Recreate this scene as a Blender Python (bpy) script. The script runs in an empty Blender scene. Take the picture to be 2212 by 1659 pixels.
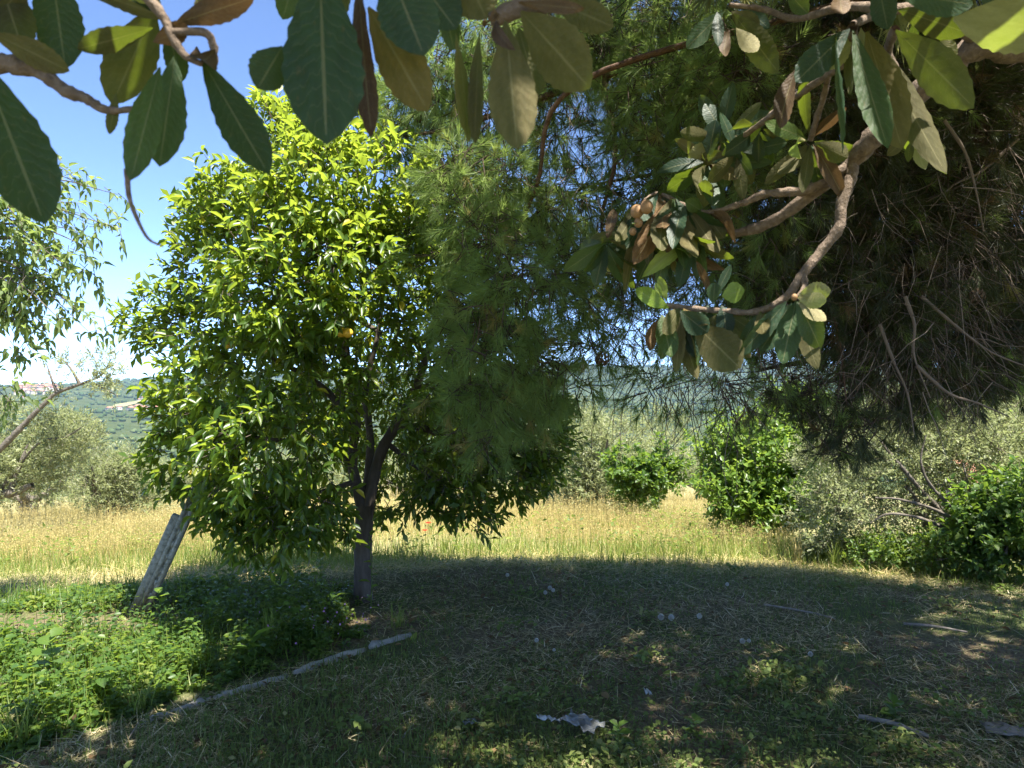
import bpy, math
import numpy as np
from mathutils import Vector, Matrix

rng = np.random.default_rng(11)
scene = bpy.context.scene
COL = scene.collection

# ------------------------------------------------------------------ camera, sky, sun, exposure
FV = 1598.0; CU = 1106.0; CV = 829.5; CAM_H = 1.6
cam_d = bpy.data.cameras.new('camera'); cam = bpy.data.objects.new('camera', cam_d); COL.objects.link(cam)
cam.location = (0, 0, CAM_H); cam.rotation_euler = (math.radians(90), 0, 0)
cam_d.sensor_width = 36; cam_d.lens = 26; cam_d.clip_start = 0.05; cam_d.clip_end = 20000
cam_d.dof.use_dof = True; cam_d.dof.focus_distance = 5.0; cam_d.dof.aperture_fstop = 6.5
scene.camera = cam

SUN = Vector((0.25, -0.29, 0.93)).normalized()
el = math.asin(SUN.z); az = math.atan2(SUN.x, SUN.y)
world = bpy.data.worlds.new('World'); scene.world = world; world.use_nodes = True
wn = world.node_tree.nodes; bg = wn['Background']
sky = wn.new('ShaderNodeTexSky'); sky.sky_type = 'NISHITA'; sky.sun_disc = False
sky.sun_elevation = el; sky.sun_rotation = az
sky.air_density = 0.3; sky.dust_density = 0.0; sky.ozone_density = 3.0; sky.altitude = 600
world.node_tree.links.new(sky.outputs[0], bg.inputs[0]); bg.inputs[1].default_value = 0.15
sd = bpy.data.lights.new('sun', 'SUN'); sd.energy = 4.3; sd.angle = math.radians(0.53); sd.color = (1, .95, .86)
so = bpy.data.objects.new('sun', sd); COL.objects.link(so); so.rotation_euler = SUN.to_track_quat('Z', 'Y').to_euler()
scene.view_settings.view_transform = 'Standard'; scene.view_settings.look = 'None'
scene.view_settings.exposure = 2.17; scene.view_settings.gamma = 1.0
scene.render.engine = 'CYCLES'
cy = scene.cycles
cy.max_bounces = 12; cy.diffuse_bounces = 9; cy.glossy_bounces = 3; cy.transmission_bounces = 9; cy.volume_bounces = 0
cy.transparent_max_bounces = 8; cy.sample_clamp_indirect = 14.0; cy.caustics_reflective = False; cy.caustics_refractive = False
cy.use_denoising = True

# ------------------------------------------------------------------ helpers
def P(u, v, d):
    return np.array([(u - CU) / FV * d, d, CAM_H - (v - CV) / FV * d])

def nrm(a):
    return a / np.maximum(np.linalg.norm(a, axis=-1, keepdims=True), 1e-9)

def tag(o, label=None, cat=None, group=None, kind=None):
    if label: o['label'] = label
    if cat: o['category'] = cat
    if group: o['group'] = group
    if kind: o['kind'] = kind
    return o

def empty(name, loc=(0, 0, 0), rz=0):
    o = bpy.data.objects.new(name, None); COL.objects.link(o)
    o.location = tuple(loc); o.rotation_euler = (0, 0, rz); o.empty_display_size = .2
    return o

def make_mesh(name, V, F, mats, uv=None, rnd=None, smooth=False, mi=None):
    V = np.asarray(V, np.float32)
    Fs = F if isinstance(F, list) else [F]
    Fs = [np.asarray(f, np.int32) for f in Fs if len(f)]
    me = bpy.data.meshes.new(name)
    me.vertices.add(len(V)); me.vertices.foreach_set('co', V.ravel())
    loops = np.concatenate([f.ravel() for f in Fs])
    sizes = np.concatenate([np.full(len(f), f.shape[1], np.int32) for f in Fs])
    starts = np.concatenate([[0], np.cumsum(sizes)[:-1]]).astype(np.int32)
    me.loops.add(len(loops)); me.loops.foreach_set('vertex_index', loops)
    me.polygons.add(len(sizes)); me.polygons.foreach_set('loop_start', starts); me.polygons.foreach_set('loop_total', sizes)
    if smooth: me.polygons.foreach_set('use_smooth', np.ones(len(sizes), bool))
    for m in (mats if isinstance(mats, (list, tuple)) else [mats]): me.materials.append(m)
    if mi is not None: me.polygons.foreach_set('material_index', np.asarray(mi, np.int32))
    if uv is not None:
        l = me.uv_layers.new(name='UVMap'); l.data.foreach_set('uv', np.asarray(uv, np.float32)[loops].ravel())
    if rnd is not None:
        a = me.attributes.new('rnd', 'FLOAT', 'POINT'); a.data.foreach_set('value', np.asarray(rnd, np.float32))
    me.update(calc_edges=True)
    return me

def build(name, V, F, mats, parent=None, **k):
    V = np.asarray(V, float)
    if parent is not None: V = V - np.array(parent.location)
    me = make_mesh(name, V, F, mats, **k)
    o = bpy.data.objects.new(name, me); COL.objects.link(o)
    if parent is not None: o.parent = parent
    return o

class MB:
    """collects verts / faces / per-vertex random"""
    def __init__(s): s.V = []; s.Q = []; s.T = []; s.R = []; s.U = []; s.n = 0
    def add(s, V, F, rnd=None, uv=None):
        V = np.asarray(V, float).reshape(-1, 3)
        if isinstance(F, tuple): fs = F
        else: fs = (F,)
        for f in fs:
            f = np.asarray(f, np.int64)
            if not len(f): continue
            (s.Q if f.shape[1] == 4 else s.T).append(f + s.n)
        s.V.append(V); s.n += len(V)
        s.R.append(np.full(len(V), .5) if rnd is None else np.broadcast_to(rnd, (len(V),)))
        s.U.append(np.zeros((len(V), 2)) if uv is None else uv)
        return s
    def build(s, name, mats, parent=None, smooth=False):
        F = []
        if s.Q: F.append(np.concatenate(s.Q))
        if s.T: F.append(np.concatenate(s.T))
        return build(name, np.concatenate(s.V), F, mats, parent, rnd=np.concatenate(s.R), uv=np.concatenate(s.U), smooth=smooth)

def frames(axis, normal):
    a = nrm(axis); x = np.cross(a, normal); bad = np.linalg.norm(x, axis=-1) < 1e-4
    if bad.any(): x[bad] = np.cross(a[bad], np.array([.3, .8, .5]))
    x = nrm(x); z = np.cross(x, a)
    return np.stack([x, a, z], -1)

def scatter(T, F, pos, R, scl):
    """T (v,3) template, scl (n,) or (n,3)"""
    n = len(pos); scl = np.asarray(scl, float)
    if scl.ndim == 1: scl = np.repeat(scl[:, None], 3, 1)
    V = np.einsum('nij,nvj->nvi', R, T[None] * scl[:, None, :]) + pos[:, None, :]
    off = (np.arange(n) * len(T))[:, None, None]
    Fs = tuple((np.asarray(f)[None] + off).reshape(-1, np.asarray(f).shape[1]) for f in (F if isinstance(F, tuple) else (F,)))
    return V.reshape(-1, 3), Fs

def catmull(pts, k=6):
    p = np.asarray(pts, float); p = np.vstack([2 * p[0] - p[1], p, 2 * p[-1] - p[-2]])
    out = []
    for i in range(1, len(p) - 2):
        t = np.linspace(0, 1, k, endpoint=False)[:, None]
        a, b, c, d = p[i - 1], p[i], p[i + 1], p[i + 2]
        out.append(.5 * ((2 * b) + (-a + c) * t + (2 * a - 5 * b + 4 * c - d) * t ** 2 + (-a + 3 * b - 3 * c + d) * t ** 3))
    out.append(p[-2][None])
    return np.vstack(out)

def tubes(paths, radii, sides=5, cap=True):
    """paths (n,k,3) radii (n,k) -> V, quads"""
    paths = np.asarray(paths, float); radii = np.asarray(radii, float)
    n, k, _ = paths.shape
    t = np.gradient(paths, axis=1); t = nrm(t)
    ref = np.array([.31, .87, .38]); x = nrm(np.cross(t, ref)); y = np.cross(t, x)
    a = np.arange(sides) / sides * 2 * np.pi
    V = paths[:, :, None, :] + radii[:, :, None, None] * (np.cos(a)[:, None] * x[:, :, None, :] + np.sin(a)[:, None] * y[:, :, None, :])
    i = np.arange(k - 1)[:, None] * sides; j = np.arange(sides)[None]; j2 = (j + 1) % sides
    q = np.stack([i + j, i + j2, i + sides + j2, i + sides + j], -1).reshape(-1, 4)
    F = (q[None] + (np.arange(n) * k * sides)[:, None, None]).reshape(-1, 4)
    return V.reshape(-1, 3), F

def limb(mb, pts, r0, r1, sides=8, k=6, rough=.06, rnd=.5, power=1.0):
    p = catmull(pts, k); n = len(p); t = np.linspace(0, 1, n) ** power
    r = r0 + (r1 - r0) * t; r = r * (1 + rng.normal(0, rough, n))
    V, F = tubes(p[None], r[None], sides)
    if rough:
        c = np.repeat(p, sides, 0); V = c + (V - c) * (1 + rng.normal(0, rough, len(V)))[:, None]
    L = np.concatenate([[0], np.cumsum(np.linalg.norm(np.diff(p, axis=0), axis=1))])
    uv = np.stack([np.tile(np.arange(sides) / sides, n), np.repeat(L, sides)], 1)
    mb.add(V, F, rnd, uv)
    return p, r

def box_vf(c, s, R=None):
    q = np.array([[-1, -1, -1], [1, -1, -1], [1, 1, -1], [-1, 1, -1], [-1, -1, 1], [1, -1, 1], [1, 1, 1], [-1, 1, 1]], float) * np.array(s) / 2
    if R is not None: q = q @ np.asarray(R).T
    return q + np.array(c), np.array([[0, 3, 2, 1], [4, 5, 6, 7], [0, 1, 5, 4], [1, 2, 6, 5], [2, 3, 7, 6], [3, 0, 4, 7]])

# leaf templates: x across (-1..1 times half width), y along 0..1, z up
def leaf_tpl(rows, half, fold=.15, droop=.15):
    """rows: list of t in (0,1); half: half-widths there; base and tip are single points -> tris, quads"""
    V = [[0, 0, 0]]; uv = [[.5, 0]]
    z = lambda t: -droop * t * t
    for t, w in zip(rows, half):
        V += [[-w, t, z(t) + fold * w], [0, t, z(t)], [w, t, z(t) + fold * w]]; uv += [[0, t], [.5, t], [1, t]]
    V.append([0, 1, z(1)]); uv.append([.5, 1])
    n = len(rows); T = [[0, 2, 1], [0, 3, 2]]; Q = []
    for i in range(n - 1):
        a = 1 + 3 * i; b = a + 3
        Q += [[a, a + 1, b + 1, b], [a + 1, a + 2, b + 2, b + 1]]
    a = 1 + 3 * (n - 1); T += [[a, a + 1, a + 3], [a + 1, a + 2, a + 3]]
    return np.array(V, float), (np.array(Q, int).reshape(-1, 4), np.array(T, int)), np.array(uv, float)

# ------------------------------------------------------------------ materials
def new_mat(name):
    m = bpy.data.materials.new(name); m.use_nodes = True; nt = m.node_tree; nt.nodes.clear()
    out = nt.nodes.new('ShaderNodeOutputMaterial')
    return m, nt, out

def ramp(nt, stops, fac):
    r = nt.nodes.new('ShaderNodeValToRGB'); e = r.color_ramp.elements
    while len(e) < len(stops): e.new(.5)
    for i, (p, c) in enumerate(stops): e[i].position = p; e[i].color = (*c, 1)
    nt.links.new(fac, r.inputs[0]); return r.outputs[0]

def mixc(nt, fac, a, b, mode='MIX'):
    m = nt.nodes.new('ShaderNodeMix'); m.data_type = 'RGBA'; m.blend_type = mode
    for s, v in ((m.inputs[0], fac), (m.inputs[6], a), (m.inputs[7], b)):
        if isinstance(v, bpy.types.NodeSocket): nt.links.new(v, s)
        elif isinstance(v, (int, float)): s.default_value = v
        else: s.default_value = (*v, 1)
    return m.outputs[2]

def math_n(nt, op, a, b=None):
    m = nt.nodes.new('ShaderNodeMath'); m.operation = op
    for s, v in ((m.inputs[0], a), (m.inputs[1], b)):
        if v is None: continue
        if isinstance(v, bpy.types.NodeSocket): nt.links.new(v, s)
        else: s.default_value = v
    return m.outputs[0]

def noise(nt, scale, detail=4, coord='Object', rough=.6):
    tc = nt.nodes.new('ShaderNodeTexCoord'); n = nt.nodes.new('ShaderNodeTexNoise')
    n.inputs['Scale'].default_value = scale; n.inputs['Detail'].default_value = detail; n.inputs['Roughness'].default_value = rough
    nt.links.new(tc.outputs[coord], n.inputs['Vector']); return n.outputs['Fac']

def leaf_mat(name, stops, trans, tfac=.4, rough=.45, spec=.4, back=None, per_object=False, veins=0, spots=0):
    m, nt, out = new_mat(name); L = nt.links.new
    if per_object: fac = nt.nodes.new('ShaderNodeObjectInfo').outputs['Random']
    else:
        at = nt.nodes.new('ShaderNodeAttribute'); at.attribute_name = 'rnd'; fac = at.outputs['Fac']
    c = ramp(nt, stops, fac)
    bsdf = nt.nodes.new('ShaderNodeBsdfPrincipled'); tr = nt.nodes.new('ShaderNodeBsdfTranslucent'); mx = nt.nodes.new('ShaderNodeMixShader')
    geo = nt.nodes.new('ShaderNodeNewGeometry')
    rsock = rough
    if back is not None:
        bc = ramp(nt, back, fac)
        c = mixc(nt, geo.outputs['Backfacing'], c, bc)
        rsock = math_n(nt, 'ADD', math_n(nt, 'MULTIPLY', geo.outputs['Backfacing'], .35), rough)
    if spots:
        nz = noise(nt, spots, 3); s = nt.nodes.new('ShaderNodeMapRange'); s.inputs[1].default_value = .62; s.inputs[2].default_value = .74
        L(nz, s.inputs[0]); c = mixc(nt, math_n(nt, 'MULTIPLY', s.outputs[0], .6), c, (.12, .07, .03))
    if veins:
        mot = nt.nodes.new('ShaderNodeMapRange'); mot.inputs[1].default_value = .3; mot.inputs[2].default_value = .7; mot.inputs[3].default_value = .62; mot.inputs[4].default_value = 1.35; L(noise(nt, 2.6, 5, rough=.7), mot.inputs[0])
        c = mixc(nt, 1.0, c, mot.outputs[0], 'MULTIPLY')
        uv = nt.nodes.new('ShaderNodeUVMap'); uv.uv_map = 'UVMap'; sx = nt.nodes.new('ShaderNodeSeparateXYZ'); L(uv.outputs[0], sx.inputs[0])
        ax = math_n(nt, 'ABSOLUTE', math_n(nt, 'SUBTRACT', sx.outputs[0], .5))
        mid = math_n(nt, 'LESS_THAN', ax, .022)
        wob = math_n(nt, 'MULTIPLY', noise(nt, 5, 2), 1.6)
        ph = math_n(nt, 'SUBTRACT', math_n(nt, 'MULTIPLY_ADD', sx.outputs[1], veins) if False else math_n(nt, 'ADD', math_n(nt, 'MULTIPLY', sx.outputs[1], veins), wob), math_n(nt, 'MULTIPLY', ax, veins * .32))
        fr = math_n(nt, 'FRACT', ph); tri = math_n(nt, 'ABSOLUTE', math_n(nt, 'SUBTRACT', fr, .5))
        vein = math_n(nt, 'LESS_THAN', tri, .05)
        vv = math_n(nt, 'MAXIMUM', math_n(nt, 'MULTIPLY', vein, .35), mid)
        c = mixc(nt, math_n(nt, 'MULTIPLY', vv, .45), c, (.22, .20, .10))
        bp = nt.nodes.new('ShaderNodeBump'); bp.inputs['Strength'].default_value = .3; bp.inputs['Distance'].default_value = .003
        L(math_n(nt, 'MULTIPLY', tri, 1.0), bp.inputs['Height']); L(bp.outputs[0], bsdf.inputs['Normal'])
    L(c, bsdf.inputs['Base Color'])
    if isinstance(rsock, float): bsdf.inputs['Roughness'].default_value = rsock
    else: L(rsock, bsdf.inputs['Roughness'])
    bsdf.inputs['Specular IOR Level'].default_value = spec
    tcn = mixc(nt, .75, c, trans)
    L(tcn, tr.inputs[0]); mx.inputs[0].default_value = tfac
    L(bsdf.outputs[0], mx.inputs[1]); L(tr.outputs[0], mx.inputs[2]); L(mx.outputs[0], out.inputs[0])
    return m

def solid(name, stops, scale=20, rough=.85, bump=.4, dist=.01, detail=6, spec=.3, use_rnd=False, stretch=None):
    m, nt, out = new_mat(name); L = nt.links.new
    b = nt.nodes.new('ShaderNodeBsdfPrincipled')
    tc = nt.nodes.new('ShaderNodeTexCoord'); mp = nt.nodes.new('ShaderNodeMapping'); L(tc.outputs['Object'], mp.inputs[0])
    if stretch: mp.inputs['Scale'].default_value = stretch
    n = nt.nodes.new('ShaderNodeTexNoise'); n.inputs['Scale'].default_value = scale; n.inputs['Detail'].default_value = detail; n.inputs['Roughness'].default_value = .65
    L(mp.outputs[0], n.inputs['Vector'])
    f = n.outputs['Fac']
    if use_rnd:
        at = nt.nodes.new('ShaderNodeAttribute'); at.attribute_name = 'rnd'; f = at.outputs['Fac']
    L(ramp(nt, stops, f), b.inputs['Base Color']); b.inputs['Roughness'].default_value = rough; b.inputs['Specular IOR Level'].default_value = spec
    if bump:
        bp = nt.nodes.new('ShaderNodeBump'); bp.inputs['Strength'].default_value = bump; bp.inputs['Distance'].default_value = dist
        L(n.outputs['Fac'], bp.inputs['Height']); L(bp.outputs[0], b.inputs['Normal'])
    L(b.outputs[0], out.inputs[0]); return m

M = {}
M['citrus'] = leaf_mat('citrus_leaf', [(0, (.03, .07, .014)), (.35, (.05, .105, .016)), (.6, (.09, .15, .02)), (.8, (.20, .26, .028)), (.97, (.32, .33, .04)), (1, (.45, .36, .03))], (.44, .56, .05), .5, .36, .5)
M['citrus_o'] = leaf_mat('citrus_leaf_single', [(0, (.03, .07, .014)), (.35, (.05, .105, .016)), (.75, (.11, .165, .02)), (1, (.21, .25, .03))], (.42, .52, .04), .45, .36, .5, per_object=True, veins=10)
M['pine'] = leaf_mat('pine_needle_shaded', [(0, (.020, .026, .010)), (.6, (.042, .055, .018)), (.93, (.07, .085, .026)), (1, (.13, .08, .035))], (.16, .19, .05), .2, .5, .3)  # dark copy of the pine needles, shade put into the colour
M['pine_lit'] = leaf_mat('pine_needle_lit', [(0, (.09, .135, .036)), (.6, (.15, .22, .06)), (.93, (.21, .27, .075)), (1, (.30, .20, .07))], (.38, .52, .12), .5, .5, .3)  # lit copy of the same needles, brightness put into the colour
M['pine_dead'] = solid('pine_twig_bark', [(0, (.03, .021, .015)), (.6, (.09, .065, .047)), (1, (.24, .19, .15))], use_rnd=True, bump=0)
M['pine_bark'] = solid('pine_limb_bark', [(.3, (.06, .035, .022)), (.7, (.17, .10, .065))], 30, bump=.9, dist=.02)
M['cone'] = solid('pine_cone_scale', [(.3, (.05, .032, .02)), (.7, (.13, .085, .05))], 40)
M['loquat'] = leaf_mat('loquat_leaf', [(0, (.010, .028, .016)), (.5, (.017, .04, .02)), (.85, (.028, .058, .02)), (1, (.06, .095, .018))], (.36, .50, .03), .20, .48, .25,
                       back=[(0, (.05, .047, .02)), (.5, (.075, .067, .027)), (.8, (.10, .082, .032)), (1, (.13, .088, .028))], per_object=True, veins=13, spots=9)
M['pine_crown'] = leaf_mat('pine_crown_needle', [(0, (.06, .09, .025)), (1, (.12, .16, .045))], (.58, .56, .22), .64, .5, .3)
M['loquat_far'] = leaf_mat('loquat_canopy_leaf', [(0, (.03, .065, .026)), (1, (.06, .11, .03))], (.56, .56, .16), .6, .34, .5)
M['loquat_bright'] = leaf_mat('loquat_bright_leaf', [(0, (.16, .24, .03)), (1, (.24, .30, .06))], (.42, .55, .04), .4, .4, .4,  # yellow green leaves, with sunlight put into the colour of the lit ones
                             back=[(0, (.26, .24, .12)), (1, (.30, .26, .13))], per_object=True, veins=13)
M['loquat_dead'] = leaf_mat('loquat_withered_leaf', [(0, (.06, .038, .02)), (.7, (.11, .07, .032)), (1, (.16, .09, .035))], (.20, .11, .04), .18, .6, .2, per_object=True, veins=13)
M['loquat_bark'] = solid('loquat_bark', [(.3, (.10, .072, .05)), (.55, (.19, .14, .10)), (.75, (.30, .235, .18))], 60, bump=1.0, dist=.012)
M['fruit'] = solid('loquat_fruit_skin', [(.3, (.20, .11, .05)), (.7, (.34, .20, .09))], 30, .6, .3, .002)
M['orange'] = solid('orange_peel', [(.3, (.62, .38, .04)), (.7, (.70, .45, .06))], 90, .4, .25, .001, spec=.5)
M['citrus_bark'] = solid('citrus_bark', [(.3, (.055, .042, .032)), (.6, (.11, .088, .068)), (.8, (.17, .14, .11))], 22, bump=.7, dist=.008, stretch=(1, 1, .25))
M['mulb'] = leaf_mat('drooping_leaf', [(0, (.07, .11, .035)), (.6, (.11, .165, .05)), (1, (.19, .24, .08))], (.40, .52, .12), .48, .5, .4)
M['mulb_o'] = leaf_mat('drooping_leaf_single', [(0, (.07, .11, .035)), (.6, (.11, .165, .05)), (1, (.19, .24, .08))], (.40, .52, .12), .48, .5, .4, per_object=True)
M['olive'] = leaf_mat('olive_leaf', [(0, (.11, .14, .055)), (.6, (.20, .23, .105)), (1, (.32, .34, .18))], (.42, .48, .16), .4, .5, .4, back=[(0, (.28, .29, .2)), (1, (.42, .42, .31))])
M['bush'] = leaf_mat('bush_leaf', [(0, (.06, .12, .02)), (.6, (.11, .19, .03)), (1, (.20, .27, .06))], (.40, .56, .07), .45, .4, .5)
M['shrub'] = leaf_mat('shrub_leaf', [(0, (.035, .075, .016)), (.6, (.065, .125, .024)), (1, (.13, .19, .04))], (.32, .48, .05), .42, .45, .4)
M['bark'] = solid('olive_bark', [(.3, (.07, .058, .045)), (.7, (.19, .165, .135))], 14, bump=.9, dist=.03)
M['twig'] = solid('dry_twig', [(0, (.10, .08, .06)), (1, (.30, .25, .19))], use_rnd=True, bump=0)
M['straw'] = leaf_mat('dry_grass', [(0, (.20, .20, .06)), (.3, (.36, .285, .105)), (.7, (.50, .405, .165)), (1, (.60, .52, .28))], (.60, .52, .22), .3, .6, .2)
M['litter'] = leaf_mat('straw_litter', [(0, (.16, .13, .065)), (.4, (.34, .285, .15)), (.8, (.50, .43, .24)), (1, (.62, .55, .37))], (.4, .34, .18), .15, .7, .2)
M['grass'] = leaf_mat('green_grass', [(0, (.07, .115, .022)), (.6, (.13, .185, .035)), (.9, (.23, .25, .065)), (1, (.34, .31, .12))], (.42, .52, .08), .38, .5, .3)
M['dead_leaf'] = leaf_mat('dead_leaf', [(0, (.07, .042, .022)), (.6, (.15, .095, .045)), (1, (.28, .20, .10))], (.25, .14, .05), .2, .7, .2)
M['mown'] = leaf_mat('mown_grass', [(0, (.065, .095, .024)), (.5, (.11, .15, .036)), (.85, (.17, .19, .055)), (1, (.32, .28, .13))], (.30, .42, .08), .3, .6, .25)
M['weed'] = leaf_mat('weed_leaf', [(0, (.035, .075, .018)), (.5, (.06, .12, .022)), (.8, (.12, .18, .03)), (1, (.19, .23, .05))], (.36, .50, .05), .42, .45, .4)
M['concrete'] = solid('weathered_concrete', [(.32, (.13, .125, .095)), (.48, (.27, .26, .21)), (.62, (.34, .33, .28)), (.8, (.42, .40, .35))], 35, .9, .6, .004)
M['rubble'] = solid('kerb_concrete', [(.3, (.20, .19, .17)), (.55, (.34, .325, .29)), (.8, (.44, .42, .38))], 18, .95, .9, .02)
M['iron'] = solid('rusty_iron', [(.3, (.03, .024, .02)), (.7, (.07, .045, .03))], 30)
M['wood'] = solid('grey_wood', [(.3, (.13, .11, .09)), (.7, (.30, .265, .22))], 18, .9, .6, .004, stretch=(1, 1, .2))
M['plaster'] = solid('house_plaster', [(.3, (.55, .48, .40)), (.7, (.68, .60, .52))], .3, bump=0)
M['rooftile'] = solid('terracotta_roof', [(.3, (.36, .16, .10)), (.7, (.46, .23, .15))], .5, bump=0)
M['field'] = solid('dry_field', [(.3, (.20, .19, .08)), (.7, (.26, .24, .11))], .02, bump=0)
M['bare'] = solid('bare_earth', [(.3, (.20, .15, .10)), (.7, (.26, .19, .13))], .02, bump=0)
M['wood_far'] = leaf_mat('hill_tree_leaf', [(0, (.035, .06, .022)), (.5, (.055, .085, .03)), (1, (.095, .12, .05))], (.1, .14, .05), .05, .8, .1)

def seedhead_mat():
    m, nt, out = new_mat('seed_fluff'); L = nt.links.new
    b = nt.nodes.new('ShaderNodeBsdfDiffuse'); b.inputs[0].default_value = (.5, .49, .45, 1)
    t = nt.nodes.new('ShaderNodeBsdfTranslucent'); t.inputs[0].default_value = (.75, .74, .70, 1)
    mx = nt.nodes.new('ShaderNodeMixShader'); mx.inputs[0].default_value = .45
    L(b.outputs[0], mx.inputs[1]); L(t.outputs[0], mx.inputs[2]); L(mx.outputs[0], out.inputs[0]); return m
M['fluff'] = seedhead_mat()

def plastic_mat(name, col, rough, alpha):
    m, nt, out = new_mat(name); L = nt.links.new
    b = nt.nodes.new('ShaderNodeBsdfPrincipled'); tcn = ramp(nt, [(.35, tuple(x * .55 for x in col)), (.7, col)], noise(nt, 14, 4))
    L(tcn, b.inputs['Base Color']); b.inputs['Roughness'].default_value = rough; b.inputs['Alpha'].default_value = alpha
    L(b.outputs[0], out.inputs[0]); return m
M['plastic'] = plastic_mat('clear_plastic', (.27, .28, .27), .22, .85)
M['foil'] = plastic_mat('white_foil', (.5, .52, .52), .35, 1)
M['petal'] = leaf_mat('poppy_petal', [(0, (.65, .03, .015)), (1, (.7, .05, .02))], (.7, .05, .02), .4, .5, .2)
M['pink'] = leaf_mat('clover_flower', [(0, (.45, .2, .38)), (1, (.55, .3, .45))], (.5, .3, .45), .3, .6, .2)

# ------------------------------------------------------------------ terrain
_lr = np.linspace(math.log(3), math.log(9000), 900)
_rk = np.array([3, 6.5, 9, 14, 20, 30, 60, 150, 300, 600, 900, 1500, 2200])
_zk = np.array([0, -.02, -.33, -1.0, -1.7, -2.8, -6.2, -18, -36, -57, -54, -37, -9])
_gk = np.exp(-.5 * (np.arange(-20, 21) / 7.0) ** 2); _gk /= _gk.sum()
def _sm(z): return np.convolve(np.pad(z, 20, mode='edge'), _gk, 'valid')
_zb = _sm(np.interp(np.exp(_lr), list(_rk) + [3200, 4300, 9000], list(_zk) + [0, -30, -250]))
_zr = _sm(np.interp(np.exp(_lr), [1300, 2200, 3200, 4300], [0, .12, 1, .6]))
def ridge(a):
    ua = np.degrees(a)
    return np.interp(ua, [-75, -50, -34.7, -32, -28.2, -24.7, -14, 3, 17, 35, 60], [-20, -16, -8, -5, 16, 35, 62, 84, 90, 62, 30])
def fbm(x, y, s=0):
    z = 0
    for i, (k, a) in enumerate(((1, 1), (2.1, .5), (4.3, .25), (8.9, .12))):
        an = 1.3 * i + s; c, sn = math.cos(an), math.sin(an)
        z = z + a * np.sin(k * (c * x + sn * y) + 2.1 * i + s) * np.cos(k * (-sn * x + c * y) * .83 + 1.7 * i)
    return z
def ground_z(x, y):
    x = np.asarray(x, float); y = np.asarray(y, float)
    r = np.hypot(x, y) + 1e-6; a = np.arctan2(x, y); lr = np.log(np.maximum(r, 3.01))
    f = np.interp(lr, _lr, _zb) + np.interp(lr, _lr, _zr) * ridge(a)
    w = np.clip((y / r + .25) / .6, 0, 1); w = w * w * (3 - 2 * w)
    g = f * w + (1 - w) * (-.004 * np.maximum(r - 10, 0))
    g = g + np.clip((r - 120) / 900, 0, 1) * 7.0 * fbm(x / 190, y / 190, .4) * np.clip(2.2 - r / 2600, .25, 1)
    g = g + .018 * fbm(x * 1.3, y * 1.3) * np.clip(r / 3, 0, 1)
    # low mound of cuttings at the end of the kerb
    g = g + .10 * np.exp(-(((x + .25) / .9) ** 2 + ((y - 6.15) / .45) ** 2))
    return g

def polar_grid(rs, a0, a1, na, full):
    a = np.linspace(a0, a1, na, endpoint=not full)
    Rg, A = np.meshgrid(rs, a, indexing='ij')
    X = Rg * np.sin(A); Y = Rg * np.cos(A)
    n, m = X.shape; i = np.arange(n - 1)[:, None] * m; j = np.arange(m if full else m - 1)[None]; j2 = (j + 1) % m
    F = np.stack([i + j, i + m + j, i + m + j2, i + j2], -1).reshape(-1, 4)
    return X.ravel(), Y.ravel(), F

def ground_mat():
    m, nt, out = new_mat('ground_soil'); L = nt.links.new
    b = nt.nodes.new('ShaderNodeBsdfPrincipled'); b.inputs['Roughness'].default_value = .95; b.inputs['Specular IOR Level'].default_value = .1
    n1 = noise(nt, .9, 5); n2 = noise(nt, 45, 6)
    soil = ramp(nt, [(.3, (.075, .056, .036)), (.55, (.16, .125, .075)), (.75, (.28, .225, .135))], n2)
    gr = ramp(nt, [(.3, (.055, .075, .026)), (.7, (.12, .13, .055))], n2)
    c = mixc(nt, ramp(nt, [(.42, (0, 0, 0)), (.58, (1, 1, 1))], n1), soil, gr)
    # dry grass field beyond the clearing, also put behind the camera to bounce light
    tc = nt.nodes.new('ShaderNodeTexCoord'); sx = nt.nodes.new('ShaderNodeSeparateXYZ'); L(tc.outputs['Object'], sx.inputs[0])
    mr = nt.nodes.new('ShaderNodeMapRange'); mr.inputs[1].default_value = 6.0; mr.inputs[2].default_value = 7.4
    cv = nt.nodes.new('ShaderNodeVectorMath'); cv.operation = 'MULTIPLY_ADD'; L(tc.outputs['Object'], cv.inputs[0]); cv.inputs[1].default_value = (.75, 1.15, 0); cv.inputs[2].default_value = (-.6, -1.6, 0)
    ln_ = nt.nodes.new('ShaderNodeVectorMath'); ln_.operation = 'LENGTH'; L(cv.outputs[0], ln_.inputs[0]); mr.inputs[1].default_value = 5.4; mr.inputs[2].default_value = 6.9; L(ln_.outputs['Value'], mr.inputs[0])
    dry = ramp(nt, [(.3, (.19, .18, .075)), (.7, (.36, .32, .16))], n2)
    c = mixc(nt, mr.outputs[0], c, dry)
    L(c, b.inputs['Base Color'])
    bp = nt.nodes.new('ShaderNodeBump'); bp.inputs['Strength'].default_value = .8; bp.inputs['Distance'].default_value = .03
    L(n2, bp.inputs['Height']); L(bp.outputs[0], b.inputs['Normal']); L(b.outputs[0], out.inputs[0]); return m
def hill_mat():
    m, nt, out = new_mat('hill_cover'); L = nt.links.new
    b = nt.nodes.new('ShaderNodeBsdfPrincipled'); b.inputs['Roughness'].default_value = 1; b.inputs['Specular IOR Level'].default_value = 0
    c = ramp(nt, [(.35, (.035, .052, .02)), (.55, (.055, .07, .028)), (.75, (.12, .125, .055))], noise(nt, .02, 8, rough=.75))
    L(c, b.inputs['Base Color']); L(b.outputs[0], out.inputs[0]); return m

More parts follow.
